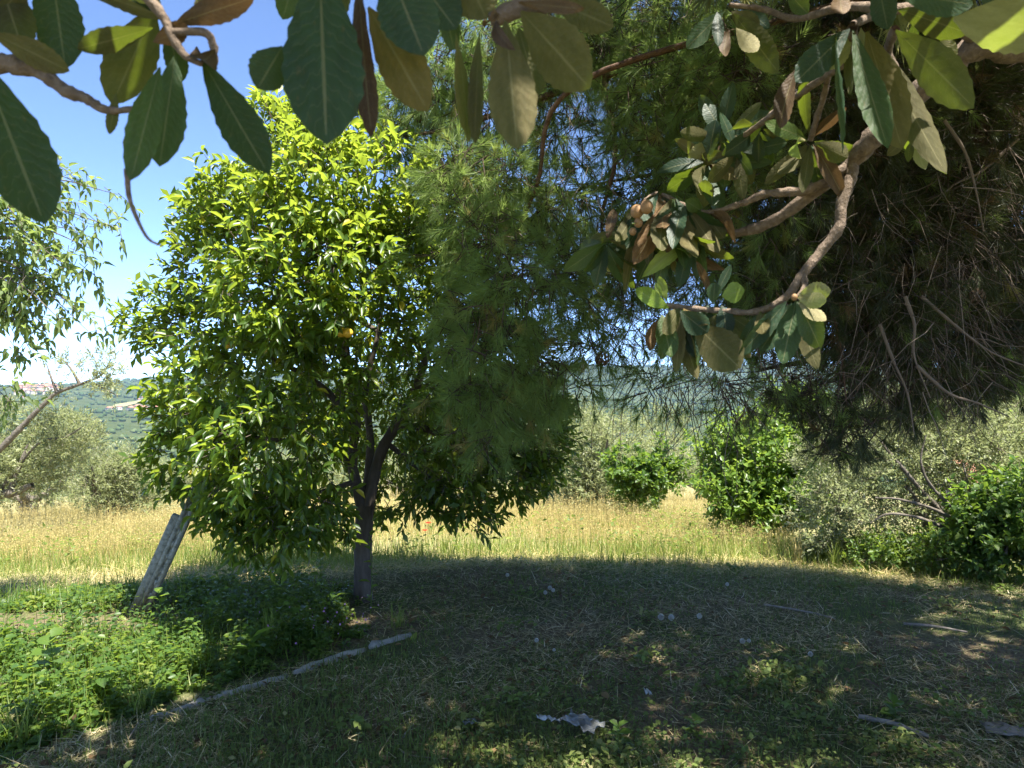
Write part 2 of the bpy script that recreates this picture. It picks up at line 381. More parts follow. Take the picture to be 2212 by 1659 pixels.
rs = np.concatenate([[.05], np.linspace(.6, 9, 60), np.geomspace(9.3, 70, 46)])
X, Y, F = polar_grid(rs, 0, 2 * math.pi, 220, True)
tag(build('ground', np.stack([X, Y, ground_z(X, Y)], 1), F, ground_mat(), smooth=True), kind='structure')
rs = np.geomspace(62, 5200, 140)
X, Y, F = polar_grid(rs, 0, 2 * math.pi, 240, True)
Z = ground_z(X, Y) - np.where(np.hypot(X, Y) < 72, .6, 0)
tag(build('hills', np.stack([X, Y, Z], 1), F, hill_mat(), smooth=True), kind='structure')

# patches of open field on the far hillside
def hill_point(u, v, d_lo=500, d_hi=4000):
    d = np.geomspace(d_lo, d_hi, 3000); x = (u - CU) / FV * d; zz = ground_z(x, d); line = CAM_H - (v - CV) / FV * d
    k = np.argmax(zz >= line); k = k if zz[k] >= line[k] else len(d) - 1
    return np.array([x[k], d[k], zz[k]])
def patch(name, u, v, rx, ry, mat):
    c = hill_point(u, v); a = np.linspace(0, 2 * np.pi, 25)[:-1]; V = []
    for s in (0, .35, .7, 1):
        for t in a:
            w = s * (1 + .12 * math.sin(3 * t + u)); x = c[0] + rx * w * math.cos(t); y = c[1] + ry * w * math.sin(t); V.append([x, y, float(ground_z(x, y)) + 1.2])
    F = [[i * 24 + j, (i + 1) * 24 + j, (i + 1) * 24 + (j + 1) % 24, i * 24 + (j + 1) % 24] for i in range(3) for j in range(24)]
    tag(build(name, V, np.array(F), mat), kind='structure'); return c, rx, ry
patches = [patch('field', 281, 872, 17, 60, M['field']), patch('bare_field', 312, 881, 15, 12, M['bare']), patch('stubble_field', 1700, 853, 45, 80, M['bare'])]

# woods on the hills
def blob_template():
    import bmesh
    bm = bmesh.new(); bmesh.ops.create_icosphere(bm, subdivisions=1, radius=1); bm.verts.ensure_lookup_table()
    V = np.array([v.co[:] for v in bm.verts]); F = np.array([[v.index for v in f.verts] for f in bm.faces]); bm.free(); return V, F
BV, BF = blob_template()
def hill_woods():
    n = 11500
    a = rng.uniform(-.92, .92, n); r = 330 + 3250 * rng.random(n) ** 1.5
    x = r * np.sin(a); y = r * np.cos(a); s = (1.6 + r / 560) * rng.uniform(.6, 1.35, n)
    keep = np.ones(n, bool)
    for c, rx, ry in patches: keep &= (((x - c[0]) / (rx * 1.15)) ** 2 + ((y - c[1]) / (ry * 1.15)) ** 2) > 1
    cover = fbm(x / 120, y / 120, 2.2); keep &= (cover > -.7) | (rng.random(n) < .4)
    x, y, s = x[keep], y[keep], s[keep]; n = len(x)
    pos = np.stack([x, y, ground_z(x, y) + s * .45], 1)
    ang = rng.uniform(0, 6.3, n); R = frames(np.stack([np.cos(ang), np.sin(ang), rng.normal(0, .2, n)], 1), np.tile([0., 0, 1], (n, 1)))
    V, Fs = scatter(BV, BF, pos, R, np.stack([s * rng.uniform(.8, 1.3, n), s * rng.uniform(.8, 1.3, n), s * rng.uniform(.6, 1.0, n)], 1))
    V = V + rng.normal(0, 1, V.shape) * np.repeat(s, len(BV))[:, None] * .13
    o = build('hill_woods', V, list(Fs), M['wood_far'], rnd=np.repeat(np.clip(rng.normal(.42, .2, n) + .28 * fbm(x / 210, y / 210, 5.1), 0, 1), len(BV)))
    tag(o, 'hazy green woods and olive groves covering the distant hillside', 'woods', kind='stuff')
hill_woods()

# houses
def house(name, c, w, l, h, rz, label, group, parts=False):
    e = .35; rh = w * .24
    wall = np.array([[-w / 2, -l / 2, -3], [w / 2, -l / 2, -3], [w / 2, l / 2, -3], [-w / 2, l / 2, -3], [-w / 2, -l / 2, h], [w / 2, -l / 2, h], [w / 2, l / 2, h], [-w / 2, l / 2, h], [0, -l / 2, h + rh], [0, l / 2, h + rh]])
    wq = [[0, 1, 5, 4], [1, 2, 6, 5], [2, 3, 7, 6], [3, 0, 4, 7]]; wt = [[4, 5, 8], [6, 7, 9]]
    W, Lh = w / 2 + e, l / 2 + e; zb = h - e * rh / (w / 2)
    roof = np.array([[-W, -Lh, zb], [W, -Lh, zb], [W, Lh, zb], [-W, Lh, zb], [0, -Lh, h + rh], [0, Lh, h + rh]]) + [0, 0, .15]
    rq = [[0, 4, 5, 3], [1, 2, 5, 4], [0, 3, 2, 1]]; rt = [[0, 1, 4], [2, 3, 5]]
    if parts:
        t = empty(name, c, rz); o = build('wall', wall, [np.array(wq), np.array(wt)], M['plaster']); o.parent = t
        r = build('roof', roof, [np.array(rq), np.array(rt)], M['rooftile']); r.parent = t
        for k in (-1, 1):
            V, F = box_vf((k * w * .22, -l / 2 - .03, h * .55), (w * .14, .12, h * .3)); wi = build('window', V, F, M['iron']); wi.parent = t
    else:
        V = np.vstack([wall, roof]); t = build(name, V, [np.array(wq + [[a + 10 for a in q] for q in rq]), np.array(wt + [[a + 10 for a in q] for q in rt])], [M['plaster'], M['rooftile']], mi=[0] * 4 + [1] * 3 + [0] * 2 + [1] * 2)
        t.location = tuple(c); t.rotation_euler = (0, 0, rz)
    tag(t, label, 'house', group); return t
for i in range(58):
    u = rng.uniform(30, 128); v = 836 + (abs(u - 80) / 70) ** 1.5 * 3 + rng.uniform(0, 15) * (1 if u < 95 else .5)
    c = hill_point(u, v)
    house('village_house', c, rng.uniform(7, 11), rng.uniform(9, 14), rng.uniform(5, 9), rng.uniform(-.6, .6), 'tiny pink and cream house in the hilltop village on the skyline', 'houses of the hilltop village')
for i, (u, v, w, l, h, lab) in enumerate([(237, 886, 12, 9, 3.5, 'low farmhouse with orange roof at one end of the hillside farm'), (258, 886, 9, 8, 6, 'tall pale farmhouse beside the orange roofed one on the hillside'),
        (284, 886, 14, 9, 4, 'farm building with pale front under the round yellow field'), (298, 885, 13, 10, 6, 'tallest block of the hillside farm with broad terracotta roof'), (312, 885, 12, 9, 4, 'farm building joined to the broad roofed block on the hillside'),
        (338, 885, 22, 9, 3, 'long low pale shed standing alone at the end of the farm'), (310, 862, 10, 8, 3, 'small orange house on the slope above the yellow field'), (325, 837, 14, 10, 5, 'pink house among trees near the skyline of the hill'),
        (369, 842, 12, 9, 5, 'white house half way up the hillside near the orange tree'), (300, 866, 7, 6, 3, 'small pale hut on the slope above the yellow field'), (52, 862, 9, 8, 4, 'single white house in the woods below the hilltop village')]):
    house('farmhouse', hill_point(u, v), w, l, h, rng.uniform(-.25, .25), lab, 'farm buildings on the hillside', True)

# ------------------------------------------------------------------ foliage generators
def sphere_dirs(n):
    return nrm(rng.normal(0, 1, (n, 3)))

def lobe_points(lobes, n, shell=.55):
    L = np.array([l[:6] for l in lobes], float); w = np.array([(l[3] * l[4] * l[5]) ** (2 / 3) * (l[6] if len(l) > 6 else 1) for l in lobes])
    k = rng.choice(len(L), n, p=w / w.sum()); dr = sphere_dirs(n); rad = (shell + (1 - shell) * rng.random(n) ** .7)
    return L[k, :3] + dr * L[k, 3:6] * rad[:, None], dr, k

def px_lobes(rows, flat=1.0, dz=1.0):
    """rows (u, v, d, r_px[, weight[, squash]]) -> world ellipsoids at their own distance"""
    out = []
    for r in rows:
        u, v, d, rp = r[:4]; rr = rp / FV * d; sq = r[5] if len(r) > 5 else 1
        out.append((*P(u, v, d), rr, rr * flat, rr * dz * sq, r[4] if len(r) > 4 else 1))
    return out

def leafy(P0, outdir, per, tw_len, leaf_len, up=.3, droop=.2, spread=.9, jit=.5, horiz=1.0):
    """leaves round short twigs; returns pos, R, length, twig paths"""
    n = len(P0); td = nrm(outdir + np.array([0, 0, up]) + rng.normal(0, jit, (n, 3)))
    tl = tw_len * rng.uniform(.6, 1.3, n)
    t = np.tile(np.linspace(.15, 1, per), (n, 1)); ang = (np.arange(per) * 2.4)[None] + rng.uniform(0, 6.3, n)[:, None]
    ref = np.tile([.12, .2, .97], (n, 1)); x = nrm(np.cross(td, ref)); y = np.cross(td, x)
    perp = np.cos(ang)[..., None] * x[:, None] + np.sin(ang)[..., None] * y[:, None]
    ax = td[:, None] * (.45 + .5 * t[..., None]) + perp * spread + np.array([0, 0, -droop]) + rng.normal(0, .15, (n, per, 3))
    pos = P0[:, None] + td[:, None] * (tl[:, None] * t)[..., None]
    no = np.array([0, 0, horiz]) + td[:, None] * .25 + rng.normal(0, .4, (n, per, 3))
    R = frames(ax.reshape(-1, 3), no.reshape(-1, 3))
    ln = leaf_len * rng.uniform(.5, 1.3, n * per)
    mid = P0 + td * tl[:, None] * .5 + rng.normal(0, .01, (n, 3))
    paths = np.stack([P0 - td * tl[:, None] * .3, mid, P0 + td * tl[:, None]], 1)
    return pos.reshape(-1, 3), R, ln, paths

def individual_leaves(parent, idx, pos, R, ln, T, Fs, uv, mat, width):
    """the leaves that show largest: one object each, a few shared meshes"""
    meshes = []
    for k in range(4):
        V = T.copy(); V[:, 0] *= width; V[:, 2] += rng.normal(0, .03, len(V)) * (V[:, 1] > .05); V[:, 2] -= .12 * k * V[:, 1] ** 2
        meshes.append(make_mesh('leaf', V, list(Fs), mat, uv=uv, smooth=True))
    base = np.array(parent.location)
    for i in idx:
        o = bpy.data.objects.new('leaf', meshes[int(rng.integers(4))]); COL.objects.link(o); o.parent = parent
        m = Matrix([[*R[i][r], pos[i][r] - base[r]] for r in range(3)] + [[0, 0, 0, 1]])
        o.matrix_local = m @ Matrix.Scale(float(ln[i]), 4)

def show_score(pos, R, ln, margin=1.02):
    d = np.maximum(pos[:, 1], .3); u = (pos[:, 0] / d) / (CU / FV); v = ((pos[:, 2] - CAM_H) / d) / (CV / FV)
    inside = (np.abs(u) < margin) & (np.abs(v) < margin)
    view = nrm(pos - np.array([0, 0, CAM_H])); face = np.abs((R[:, :, 2] * view).sum(1)) + .15
    return np.where(inside, face * ln ** 2 / d ** 2, 0)

CT = leaf_tpl([.3, .65], [.85, .9], .22, .18)      # broad pointed leaf
DT = (np.array([[0, 0, 0], [-1, .5, .1], [0, 1, -.05], [1, .5, .1]], float), (np.array([[0, 1, 2, 3]])[:, [0, 3, 2, 1]],), np.array([[.5, 0], [0, .5], [.5, 1], [1, .5]]))   # simple leaf

def add_leaves(mb, tpl, pos, R, ln, width, rnd=None):
    T, Fs, uv = tpl; n = len(pos); scl = np.stack([ln * width, ln, ln], 1)
    V, F = scatter(T, Fs, pos, R, scl)
    mb.add(V, F, np.repeat(np.clip(rng.normal(.45, .28, n), 0, 1) if rnd is None else rnd, len(T)), np.tile(uv, (n, 1)))

# ------------------------------------------------------------------ citrus tree
def citrus_tree():
    base = P(785, 1290, 5.55); base[2] = float(ground_z(base[0], base[1])) - .03
    root = empty('orange_tree', base)
    tag(root, 'round bushy orange tree with glossy leaves and forked dark trunk in the clearing', 'tree')
    tr = MB()
    q = lambda u, v, d: P(u, v, d)
    limb(tr, [base + [0, 0, -.05], q(784, 1230, 5.55), q(786, 1150, 5.54), q(788, 1090, 5.53)], .072, .062, 12, 6, .03)
    tr.build('trunk', M['citrus_bark'], root, True)
    stems = [
        ([q(786, 1110, 5.54), q(762, 1010, 5.5), q(768, 900, 5.45), q(750, 780, 5.42), q(735, 660, 5.45), q(710, 520, 5.5), (lambda: q(690, 380, 5.5))()], .046, .013),
        ([q(790, 1120, 5.54), q(822, 980, 5.5), q(880, 880, 5.42), q(915, 790, 5.4), q(945, 660, 5.5), q(960, 540, 5.6)], .05, .013),
        ([q(788, 1100, 5.56), q(800, 960, 5.7), q(790, 840, 5.9), q(820, 700, 6.0), q(830, 520, 6.0)], .038, .012),
        ([q(766, 920, 5.45), q(700, 840, 5.3), q(600, 780, 5.1), q(500, 740, 5.1)], .03, .01),
        ([q(756, 1000, 5.5), q(690, 960, 5.2), q(590, 950, 4.9), q(470, 930, 4.9)], .026, .008),
        ([q(850, 920, 5.45), q(930, 930, 5.5), q(1020, 990, 5.6), q(1110, 960, 5.7)], .032, .01),
        ([q(770, 1040, 5.5), q(700, 1060, 5.2), q(610, 1090, 4.9)], .022, .007),
        ([q(752, 800, 5.42), q(650, 640, 5.2), q(560, 520, 5.1)], .026, .008),
        ([q(735, 660, 5.45), q(770, 560, 5.1), q(800, 430, 5.0)], .022, .008),
        ([q(822, 720, 6.0), q(700, 640, 6.3), q(620, 560, 6.4)], .022, .008),
        ([q(840, 960, 5.5), q(900, 1010, 5.7), q(980, 1070, 5.6)], .022, .007),
        ([q(500, 740, 5.1), q(430, 715, 5.2), q(340, 690, 5.3)], .012, .004)]
    for pts, r0, r1 in stems:
        mb = MB(); limb(mb, pts, r0, r1, 8, 6, .05); mb.build('branch', M['citrus_bark'], root, True)
    lob = px_lobes([(640, 300, 5.5, 95), (580, 270, 5.6, 55), (735, 270, 5.6, 100), (755, 205, 5.7, 45), (560, 470, 5.1, 125), (690, 430, 4.8, 140), (830, 430, 5.0, 140), (460, 480, 5.3, 70), (480, 600, 5.2, 105),
        (610, 610, 4.6, 150), (740, 590, 4.6, 120, .8), (345, 685, 5.3, 58), (305, 700, 5.35, 34), (430, 720, 5.2, 90), (480, 850, 4.9, 120), (405, 880, 5.1, 60), (420, 985, 5.1, 88), (560, 960, 4.6, 140), (530, 1090, 4.9, 80), (600, 1130, 4.8, 70), (650, 1080, 4.6, 90), (700, 1120, 4.9, 50),
        (900, 600, 5.2, 150), (970, 500, 5.6, 120), (1010, 640, 5.7, 120), (1060, 790, 5.9, 120), (1110, 920, 5.6, 105), (1000, 1000, 5.4, 105), (1020, 1110, 5.2, 40, .8), (890, 1080, 5.3, 52, .8), (950, 1060, 5.3, 60), (820, 1060, 5.8, 60, .7),
        (700, 800, 6.6, 130, .6), (850, 900, 6.7, 130, .7), (600, 800, 6.4, 150, .8), (800, 620, 6.5, 150, .8), (930, 800, 6.4, 130, .6), (1150, 1000, 5.8, 62), (950, 950, 6.5, 110), (1180, 900, 5.8, 50), (690, 950, 6.4, 110, .6), (650, 700, 5.0, 110, .8), (700, 1010, 5.1, 75, .35), (680, 860, 4.9, 100, .5), (830, 740, 5.0, 100, .4), (860, 940, 5.1, 75, .2), (900, 830, 5.1, 90, .35), (960, 900, 5.3, 100, .8), (1090, 1010, 5.5, 80, .9), (1160, 960, 5.6, 70, .9)])
    P0, dr, k = lobe_points(lob, 5400, .5)
    keep = P0[:, 2] > .42; P0, dr = P0[keep], dr[keep]
    cen = P(760, 720, 5.6); out = nrm(nrm(P0 - cen) * .8 + dr * .6)
    pos, R, ln, tw = leafy(P0, out, 8, .13, .082, up=.12, droop=.2, spread=.75)
    # new pale shoots, with sunlight put into the colour of the upper left
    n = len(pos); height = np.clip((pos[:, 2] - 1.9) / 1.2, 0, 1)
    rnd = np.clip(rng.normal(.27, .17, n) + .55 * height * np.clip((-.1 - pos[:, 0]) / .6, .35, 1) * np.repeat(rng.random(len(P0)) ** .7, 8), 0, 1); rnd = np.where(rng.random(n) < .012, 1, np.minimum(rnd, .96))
    sc = show_score(pos, R, ln); idx = np.argsort(-sc)[:1400]; idx = rng.choice(idx, 300, replace=False)
    m = np.ones(n, bool); m[idx] = False
    far = pos[:, 1] > 5.0
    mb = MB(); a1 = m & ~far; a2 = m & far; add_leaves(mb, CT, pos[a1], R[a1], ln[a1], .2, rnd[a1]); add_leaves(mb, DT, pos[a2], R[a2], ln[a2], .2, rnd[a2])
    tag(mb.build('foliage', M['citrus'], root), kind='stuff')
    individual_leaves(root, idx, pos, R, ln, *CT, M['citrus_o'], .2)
    V, Fq = tubes(tw, np.tile([.0035, .0025, .0012], (len(tw), 1)), 3)
    tag(build('twigs', V, Fq, M['citrus_bark'], root), kind='stuff')
    import bmesh
    bm = bmesh.new(); bmesh.ops.create_uvsphere(bm, u_segments=16, v_segments=10, radius=.034)
    me = bpy.data.meshes.new('orange_fruit'); bm.to_mesh(me); bm.free(); me.materials.append(M['orange'])
    for p in me.polygons: p.use_smooth = True
    for u, v, d in ((738, 718, 4.62), (751, 719, 4.6), (493, 744, 4.9)):
        o = bpy.data.objects.new('orange_fruit', me); COL.objects.link(o); o.parent = root; o.location = tuple(P(u, v, d) - base); o.scale = (1, 1, .92)
    return root
citrus_tree()

# ------------------------------------------------------------------ pine
def needle_mesh(P0, dr, per, ln, w, tuft, down=.35, rnd_c=.45):
    n = len(P0); td = nrm(dr * .7 + np.array([0, 0, -down]) + rng.normal(0, .45, (n, 3)))
    x = nrm(np.cross(td, np.array([.3, .5, .8]))); y = np.cross(td, x)
    ang = rng.uniform(0, 6.283, (n, per)); t = rng.uniform(0, 1, (n, per)) ** .7
    perp = np.cos(ang)[..., None] * x[:, None] + np.sin(ang)[..., None] * y[:, None]
    spread = rng.uniform(.35, .95, (n, per, 1)) * (1.15 - .5 * t[..., None])
    d = nrm(td[:, None] * .9 + perp * spread)
    b = P0[:, None] + td[:, None] * (tuft * t)[..., None]
    L = (ln * rng.uniform(.7, 1.15, (n, per)))[..., None]
    side = nrm(np.cross(d, nrm(P0 - np.array([0, 0, CAM_H]))[:, None] + rng.normal(0, .4, (n, per, 3)))) * w * .5
    tip = b + d * L + np.array([0, 0, -1]) * L * .12
    V = np.stack([b - side, b + side, tip], 2).reshape(-1, 3)
    F = np.arange(len(V)).reshape(-1, 3)
    rt = np.clip(rng.normal(rnd_c, .2, n), 0, .97); rt = np.where(rng.random(n) < .03, 1, rt)
    tw = np.stack([P0 - td * tuft * 1.2, P0 + td * tuft * .2, P0 + td * tuft * 1.05], 1)
    return V, F, np.repeat(rt, per * 3), tw

def pine_tree():
    base = np.array([5.2, 4.6, 0.]); root = empty('pine_tree', base)
    tag(root, 'big shady pine with drooping needle sprays, cones and bare dead twigs overhanging the clearing', 'tree')
    mb = MB(); limb(mb, [base + [0, 0, -.1], [5.25, 4.6, 1.5], [5.05, 4.5, 3.5], [4.6, 4.4, 6], [4.3, 4.3, 8.2]], .26, .06, 14, 6, .05); mb.build('trunk', M['pine_bark'], root, True)
    limbs = [([[5.1, 4.55, 2.6], P(2190, 250, 4.7), P(2100, 390, 4.8), P(1900, 430, 4.9), P(1650, 500, 4.8)], .075, .015),
             ([[5.0, 4.5, 3.6], P(2150, 120, 5.0), P(1900, 60, 5.0), P(1650, 90, 4.8), P(1350, 150, 4.7), P(1120, 230, 4.8), P(960, 280, 5.0), P(830, 300, 5.2)], .06, .006),
             ([[5.15, 4.55, 2.2], P(2180, 560, 5.0), P(2000, 640, 5.0), P(1800, 760, 4.8), P(1640, 800, 4.7)], .055, .01),
             ([[4.95, 4.5, 4.0], [3.4, 4.2, 4.2], [1.8, 4.1, 3.7], P(1250, 180, 4.2), P(1160, 400, 4.4), P(1100, 560, 4.4), P(1080, 720, 4.4)], .028, .004),
             ([P(1300, 170, 4.7), P(1330, 330, 4.6), P(1300, 480, 4.6), P(1330, 620, 4.7)], .02, .005),
             ([P(1640, 500, 4.8), P(1500, 380, 4.8), P(1330, 390, 4.8), P(1220, 420, 4.9)], .018, .005),
             ([P(1870, 70, 5.0), P(1950, 400, 4.7), P(2020, 700, 4.6), P(1960, 860, 4.5)], .02, .005),
             ([P(1600, 90, 4.8), P(1690, 400, 4.6), P(1800, 680, 4.4), P(1830, 880, 4.3)], .02, .004),
             ([[4.6, 4.4, 6], [3, 4, 6.4], [1.6, 4, 6.0]], .06, .01), ([[4.4, 4.3, 7], [3.4, 5.5, 7.4], [2.2, 6.3, 7.0]], .05, .01), ([[4.9, 4.5, 4.8], [6.5, 5, 5.6], [7.8, 5.2, 5.4]], .06, .01)]
    for pts, r0, r1 in limbs:
        m = MB(); limb(m, pts, r0, r1, 8, 7, .06); m.build('limb', M['pine_bark'], root, True)
    # sprays the photograph shows: one row each (u, v, distance, radius, density)
    rows = [(985, 680, 4.25, 62, 0.83), (965, 760, 4.25, 40, 0.77), (1060, 540, 4.3, 105, 0.94), (1110, 640, 4.1, 115, 0.94), (1060, 740, 4.1, 105, 0.94), (1150, 780, 4.2, 95, 0.94), (1070, 850, 4.2, 85, 0.94), (1010, 850, 4.2, 60, 0.94), (1160, 880, 4.3, 55, 0.77), (1010, 450, 4.5, 85, 0.94), (1130, 430, 4.7, 90, 0.77), (1190, 560, 4.4, 85, 0.83), (1000, 930, 4.3, 45, 0.66), (1120, 940, 4.3, 40, 0.55),
            (1000, 390, 4.5, 90, .8), (1080, 380, 4.5, 90, .8), (1200, 480, 4.5, 80, .9), (1230, 640, 4.4, 75, .7), (920, 420, 4.7, 60, .4), (930, 560, 4.4, 40, .4), (1240, 760, 4.4, 60, .5), (1220, 860, 4.4, 40, .4), (950, 860, 4.2, 30, .4), (1060, 960, 4.2, 40, .4), (885, 215, 5.2, 75, .9), (870, 300, 5.2, 62, .9), (960, 330, 5.2, 80, .9), (950, 170, 5.0, 110, .9), (1060, 240, 4.9, 110, .8), (1180, 130, 4.8, 130, .7), (1050, 60, 5, 120, .8), (1190, 300, 4.9, 80, .9), (1310, 80, 4.8, 130, .9), (1420, 210, 4.5, 120, .9), (1340, 300, 4.8, 70, .9), (1240, 430, 4.8, 80, .9), (1380, 420, 4.7, 80, 1), (1500, 80, 4.6, 130), (1500, 340, 4.5, 150), (1360, 560, 4.6, 105, 1), (1270, 560, 4.6, 75, .9), (1260, 680, 4.6, 70, .6),
            (1420, 690, 4.8, 110, .4), (1300, 740, 4.6, 90, .35), (1560, 720, 4.7, 90, .3), (1420, 850, 4.6, 70, .22), (1260, 830, 4.5, 50, .3), (1560, 600, 4.6, 120, .7), (1600, 180, 4.2, 160), (1640, 420, 4.4, 170), (1700, 620, 4.5, 150), (1590, 850, 4.5, 70, .3), (1680, 820, 4.5, 80, .5), (1760, 850, 4.4, 85, .8), (1800, 950, 4.3, 55, .9), (1850, 930, 4.3, 60, .7),
            (1850, 600, 4.6, 190), (1830, 250, 4.6, 200), (1930, 790, 4.6, 120), (2000, 520, 4.7, 190), (2050, 250, 4.7, 200), (2080, 730, 4.8, 130), (2180, 480, 4.9, 190), (2210, 180, 5, 190), (2000, 60, 4.8, 150), (1780, 60, 4.8, 150), (2190, 780, 5, 90, .8), (1960, 890, 5.0, 55, .7), (2090, 840, 5.2, 55, .7), (2200, 650, 5, 130)]
    P0, dr, k = lobe_points(px_lobes(rows), 10500, .25)
    uu = CU + P0[:, 0] / P0[:, 1] * FV; shade_mask = rng.random(len(P0)) < np.clip((uu - 1560) / 260, 0, .93)  # more of the dark needle copy towards the right, as painted shade
    V, F, r, twa = needle_mesh(P0[shade_mask], dr[shade_mask], 36, .12, .0032, .09); md = MB(); md.add(V, F, r)
    V, F, r, tw = needle_mesh(P0[~shade_mask], dr[~shade_mask], 36, .12, .0030, .09); tw = np.concatenate([tw, twa])
    m = MB(); m.add(V, F, r); tag(m.build('needles', M['pine_lit'], root), kind='stuff'); m = md
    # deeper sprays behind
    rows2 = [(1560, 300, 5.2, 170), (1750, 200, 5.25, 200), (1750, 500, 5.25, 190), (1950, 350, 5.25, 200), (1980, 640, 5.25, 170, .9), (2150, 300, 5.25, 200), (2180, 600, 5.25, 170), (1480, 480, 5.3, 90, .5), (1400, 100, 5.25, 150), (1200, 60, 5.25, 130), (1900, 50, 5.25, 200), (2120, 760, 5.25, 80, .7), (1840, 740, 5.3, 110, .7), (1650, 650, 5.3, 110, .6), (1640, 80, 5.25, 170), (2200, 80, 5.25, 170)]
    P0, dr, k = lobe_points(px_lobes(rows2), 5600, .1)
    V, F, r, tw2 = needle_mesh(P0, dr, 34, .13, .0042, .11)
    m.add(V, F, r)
    tag(m.build('shaded_needles', M['pine'], root), kind='stuff')
    # the unseen crown above, laid out to shade the clearing
    up = []
    for i in range(320):
        x = rng.uniform(.2, 8.0); y = rng.uniform(.6, 5.2); zmin = 1.6 + y * .519 + .5; z = rng.uniform(max(3.4, zmin), max(zmin + .8, 6.0))
        if ((x - 4.3) / 3.8) ** 4 + ((y - 2.5) / 2.25) ** 4 > 1: continue
        gx = abs(x - .85 - .263 * (z - 2.1)); gy = abs(y - 2.0 + .31 * (z - 2.1)); rr = .75 if max(gx - .3, gy) > 1.35 else .36
        if gx < .85 and gy < .7: continue      # gap that lets the sun onto the loquat
        up.append((x, y, z, rr, rr, rr * .75, 1 if rr > .5 else 1.7))
    for i in range(230):  # extra lobes placed along the sun direction to shade the mown ground
        px, py = rng.uniform(-.6, 4.8), rng.uniform(2.9, 4.8); z = 1.8 + .445 * py + rng.uniform(.05, 1.5); x = px + .263 * z; y = py - .31 * z
        if abs(x - .85 - .263 * (z - 2.1)) < .8 and y < 2.35 - .31 * (z - 2.1) + .25: continue
        up.append((x, y, z, .4, .4, .3, 1.6))
    P0, dr, k = lobe_points(up, 7800, .2)
    V, F, r, _ = needle_mesh(P0, dr, 26, .16, .0155, .15, down=.1)
    m = MB(); m.add(V, F, r); tag(m.build('crown', M['pine_crown'], root), kind='stuff')
    # twigs that carry the needles, and the grey dead ones
    tws = np.concatenate([tw, tw2[::2]]); V, F = tubes(tws, np.tile([.004, .003, .0015], (len(tws), 1)), 3)
    m = MB(); m.add(V, F, np.repeat(rng.uniform(.1, .6, len(tws)), 9))
    rowsd = [(1300, 420, 4.7, 120), (1420, 560, 4.7, 140), (1450, 760, 4.7, 140), (1330, 640, 4.6, 120, .8), (1650, 700, 4.5, 120), (1900, 500, 4.4, 190), (1950, 700, 4.4, 170, 1.2), (2080, 560, 4.5, 160), (2130, 380, 4.5, 150), (1560, 820, 4.5, 120), (1720, 150, 4.6, 160, .8), (1560, 60, 4.5, 130), (1800, 800, 4.5, 120), (2050, 800, 4.6, 110), (1250, 250, 4.8, 110, .7)]
    P0, dr, k = lobe_points(px_lobes(rowsd), 2200, 0)
    nseg = 5; d = nrm(dr * .7 + np.array([0, 0, -.75]) + rng.normal(0, .4, P0.shape)); L = rng.uniform(.15, .62, len(P0)) / (nseg - 1); pts = [P0]
    for i in range(nseg - 1):
        d = nrm(d + rng.normal(0, .28, d.shape) + np.array([0, 0, -.07])); pts.append(pts[-1] + d * L[:, None])
    pth = np.stack(pts, 1); rr = (rng.uniform(.0012, .0042, len(P0))[:, None]) * np.linspace(1, .35, nseg)[None]
    V, F = tubes(pth, rr, 3); m.add(V, F, np.repeat(rng.uniform(.2, 1, len(P0)), nseg * 3))
    tag(m.build('dead_twigs', M['pine_dead'], root), kind='stuff')
    # longer bare twigs that stand out
    for pts in ([P(2040, 260, 4.0), P(2085, 330, 4.0), P(2110, 420, 4.0), P(2125, 500, 4.0)], [P(1955, 640, 4.0), P(1975, 700, 4.0), P(1975, 770, 4.0), P(2010, 860, 4.0)], [P(1980, 790, 4.0), P(2050, 850, 4.0), P(2110, 870, 4.0), P(2180, 900, 4.0)],
                [P(2200, 300, 4.3), P(2120, 370, 4.3), P(2060, 400, 4.3), P(2010, 450, 4.3)], [P(1990, 640, 4.1), P(2060, 700, 4.1), P(2140, 760, 4.1), P(2240, 800, 4.1)], [P(1900, 700, 4.1), P(1930, 780, 4.1), P(1960, 850, 4.1), P(1975, 940, 4.1)]):
        mm = MB(); limb(mm, pts, .011, .003, 5, 6, .05, rnd=.75); mm.build('twig', M['pine_dead'], root, True)
    # cones
    import bmesh
    V = []; F = []
    for i in range(34):
        t = (i + .5) / 34; a = i * 2.4; r = math.sin(math.pi * min(1, t * .9 + .12)) * .5; z = t - .5; c = np.array([math.cos(a), math.sin(a), 0]); s = np.array([-c[1], c[0], 0])
        p = c * r * .55 + [0, 0, z]; o = c * (r + .06) + [0, 0, z + .03]; n0 = len(V)
        V += [p - s * .06 - [0, 0, .06], p + s * .06 - [0, 0, .06], o + s * .12 - [0, 0, .03], o - s * .12 - [0, 0, .03], o + [0, 0, .07]]; F += [[n0, n0 + 1, n0 + 2, n0 + 3], [n0 + 3, n0 + 2, n0 + 4, n0 + 4]]
    Fq = np.array([f for f in F if f[2] != f[3]]); Ft = np.array([f[:3] for f in F if f[2] == f[3]])
    me = make_mesh('pine_cone', np.array(V) * .085, [Fq, Ft], M['cone'])
    for u, v, d in ((1300, 775, 4.4), (1870, 480, 4.2), (1925, 580, 4.2), (2110, 640, 4.3), (2130, 300, 4.4), (905, 250, 5.1), (940, 275, 5.1), (1560, 535, 4.4), (1195, 770, 4.3)):
        o = bpy.data.objects.new('pine_cone', me); COL.objects.link(o); o.parent = root; o.location = tuple(P(u, v, d) - base); o.rotation_euler = tuple(rng.uniform(-1, 1, 3) * 1.5)
pine_tree()

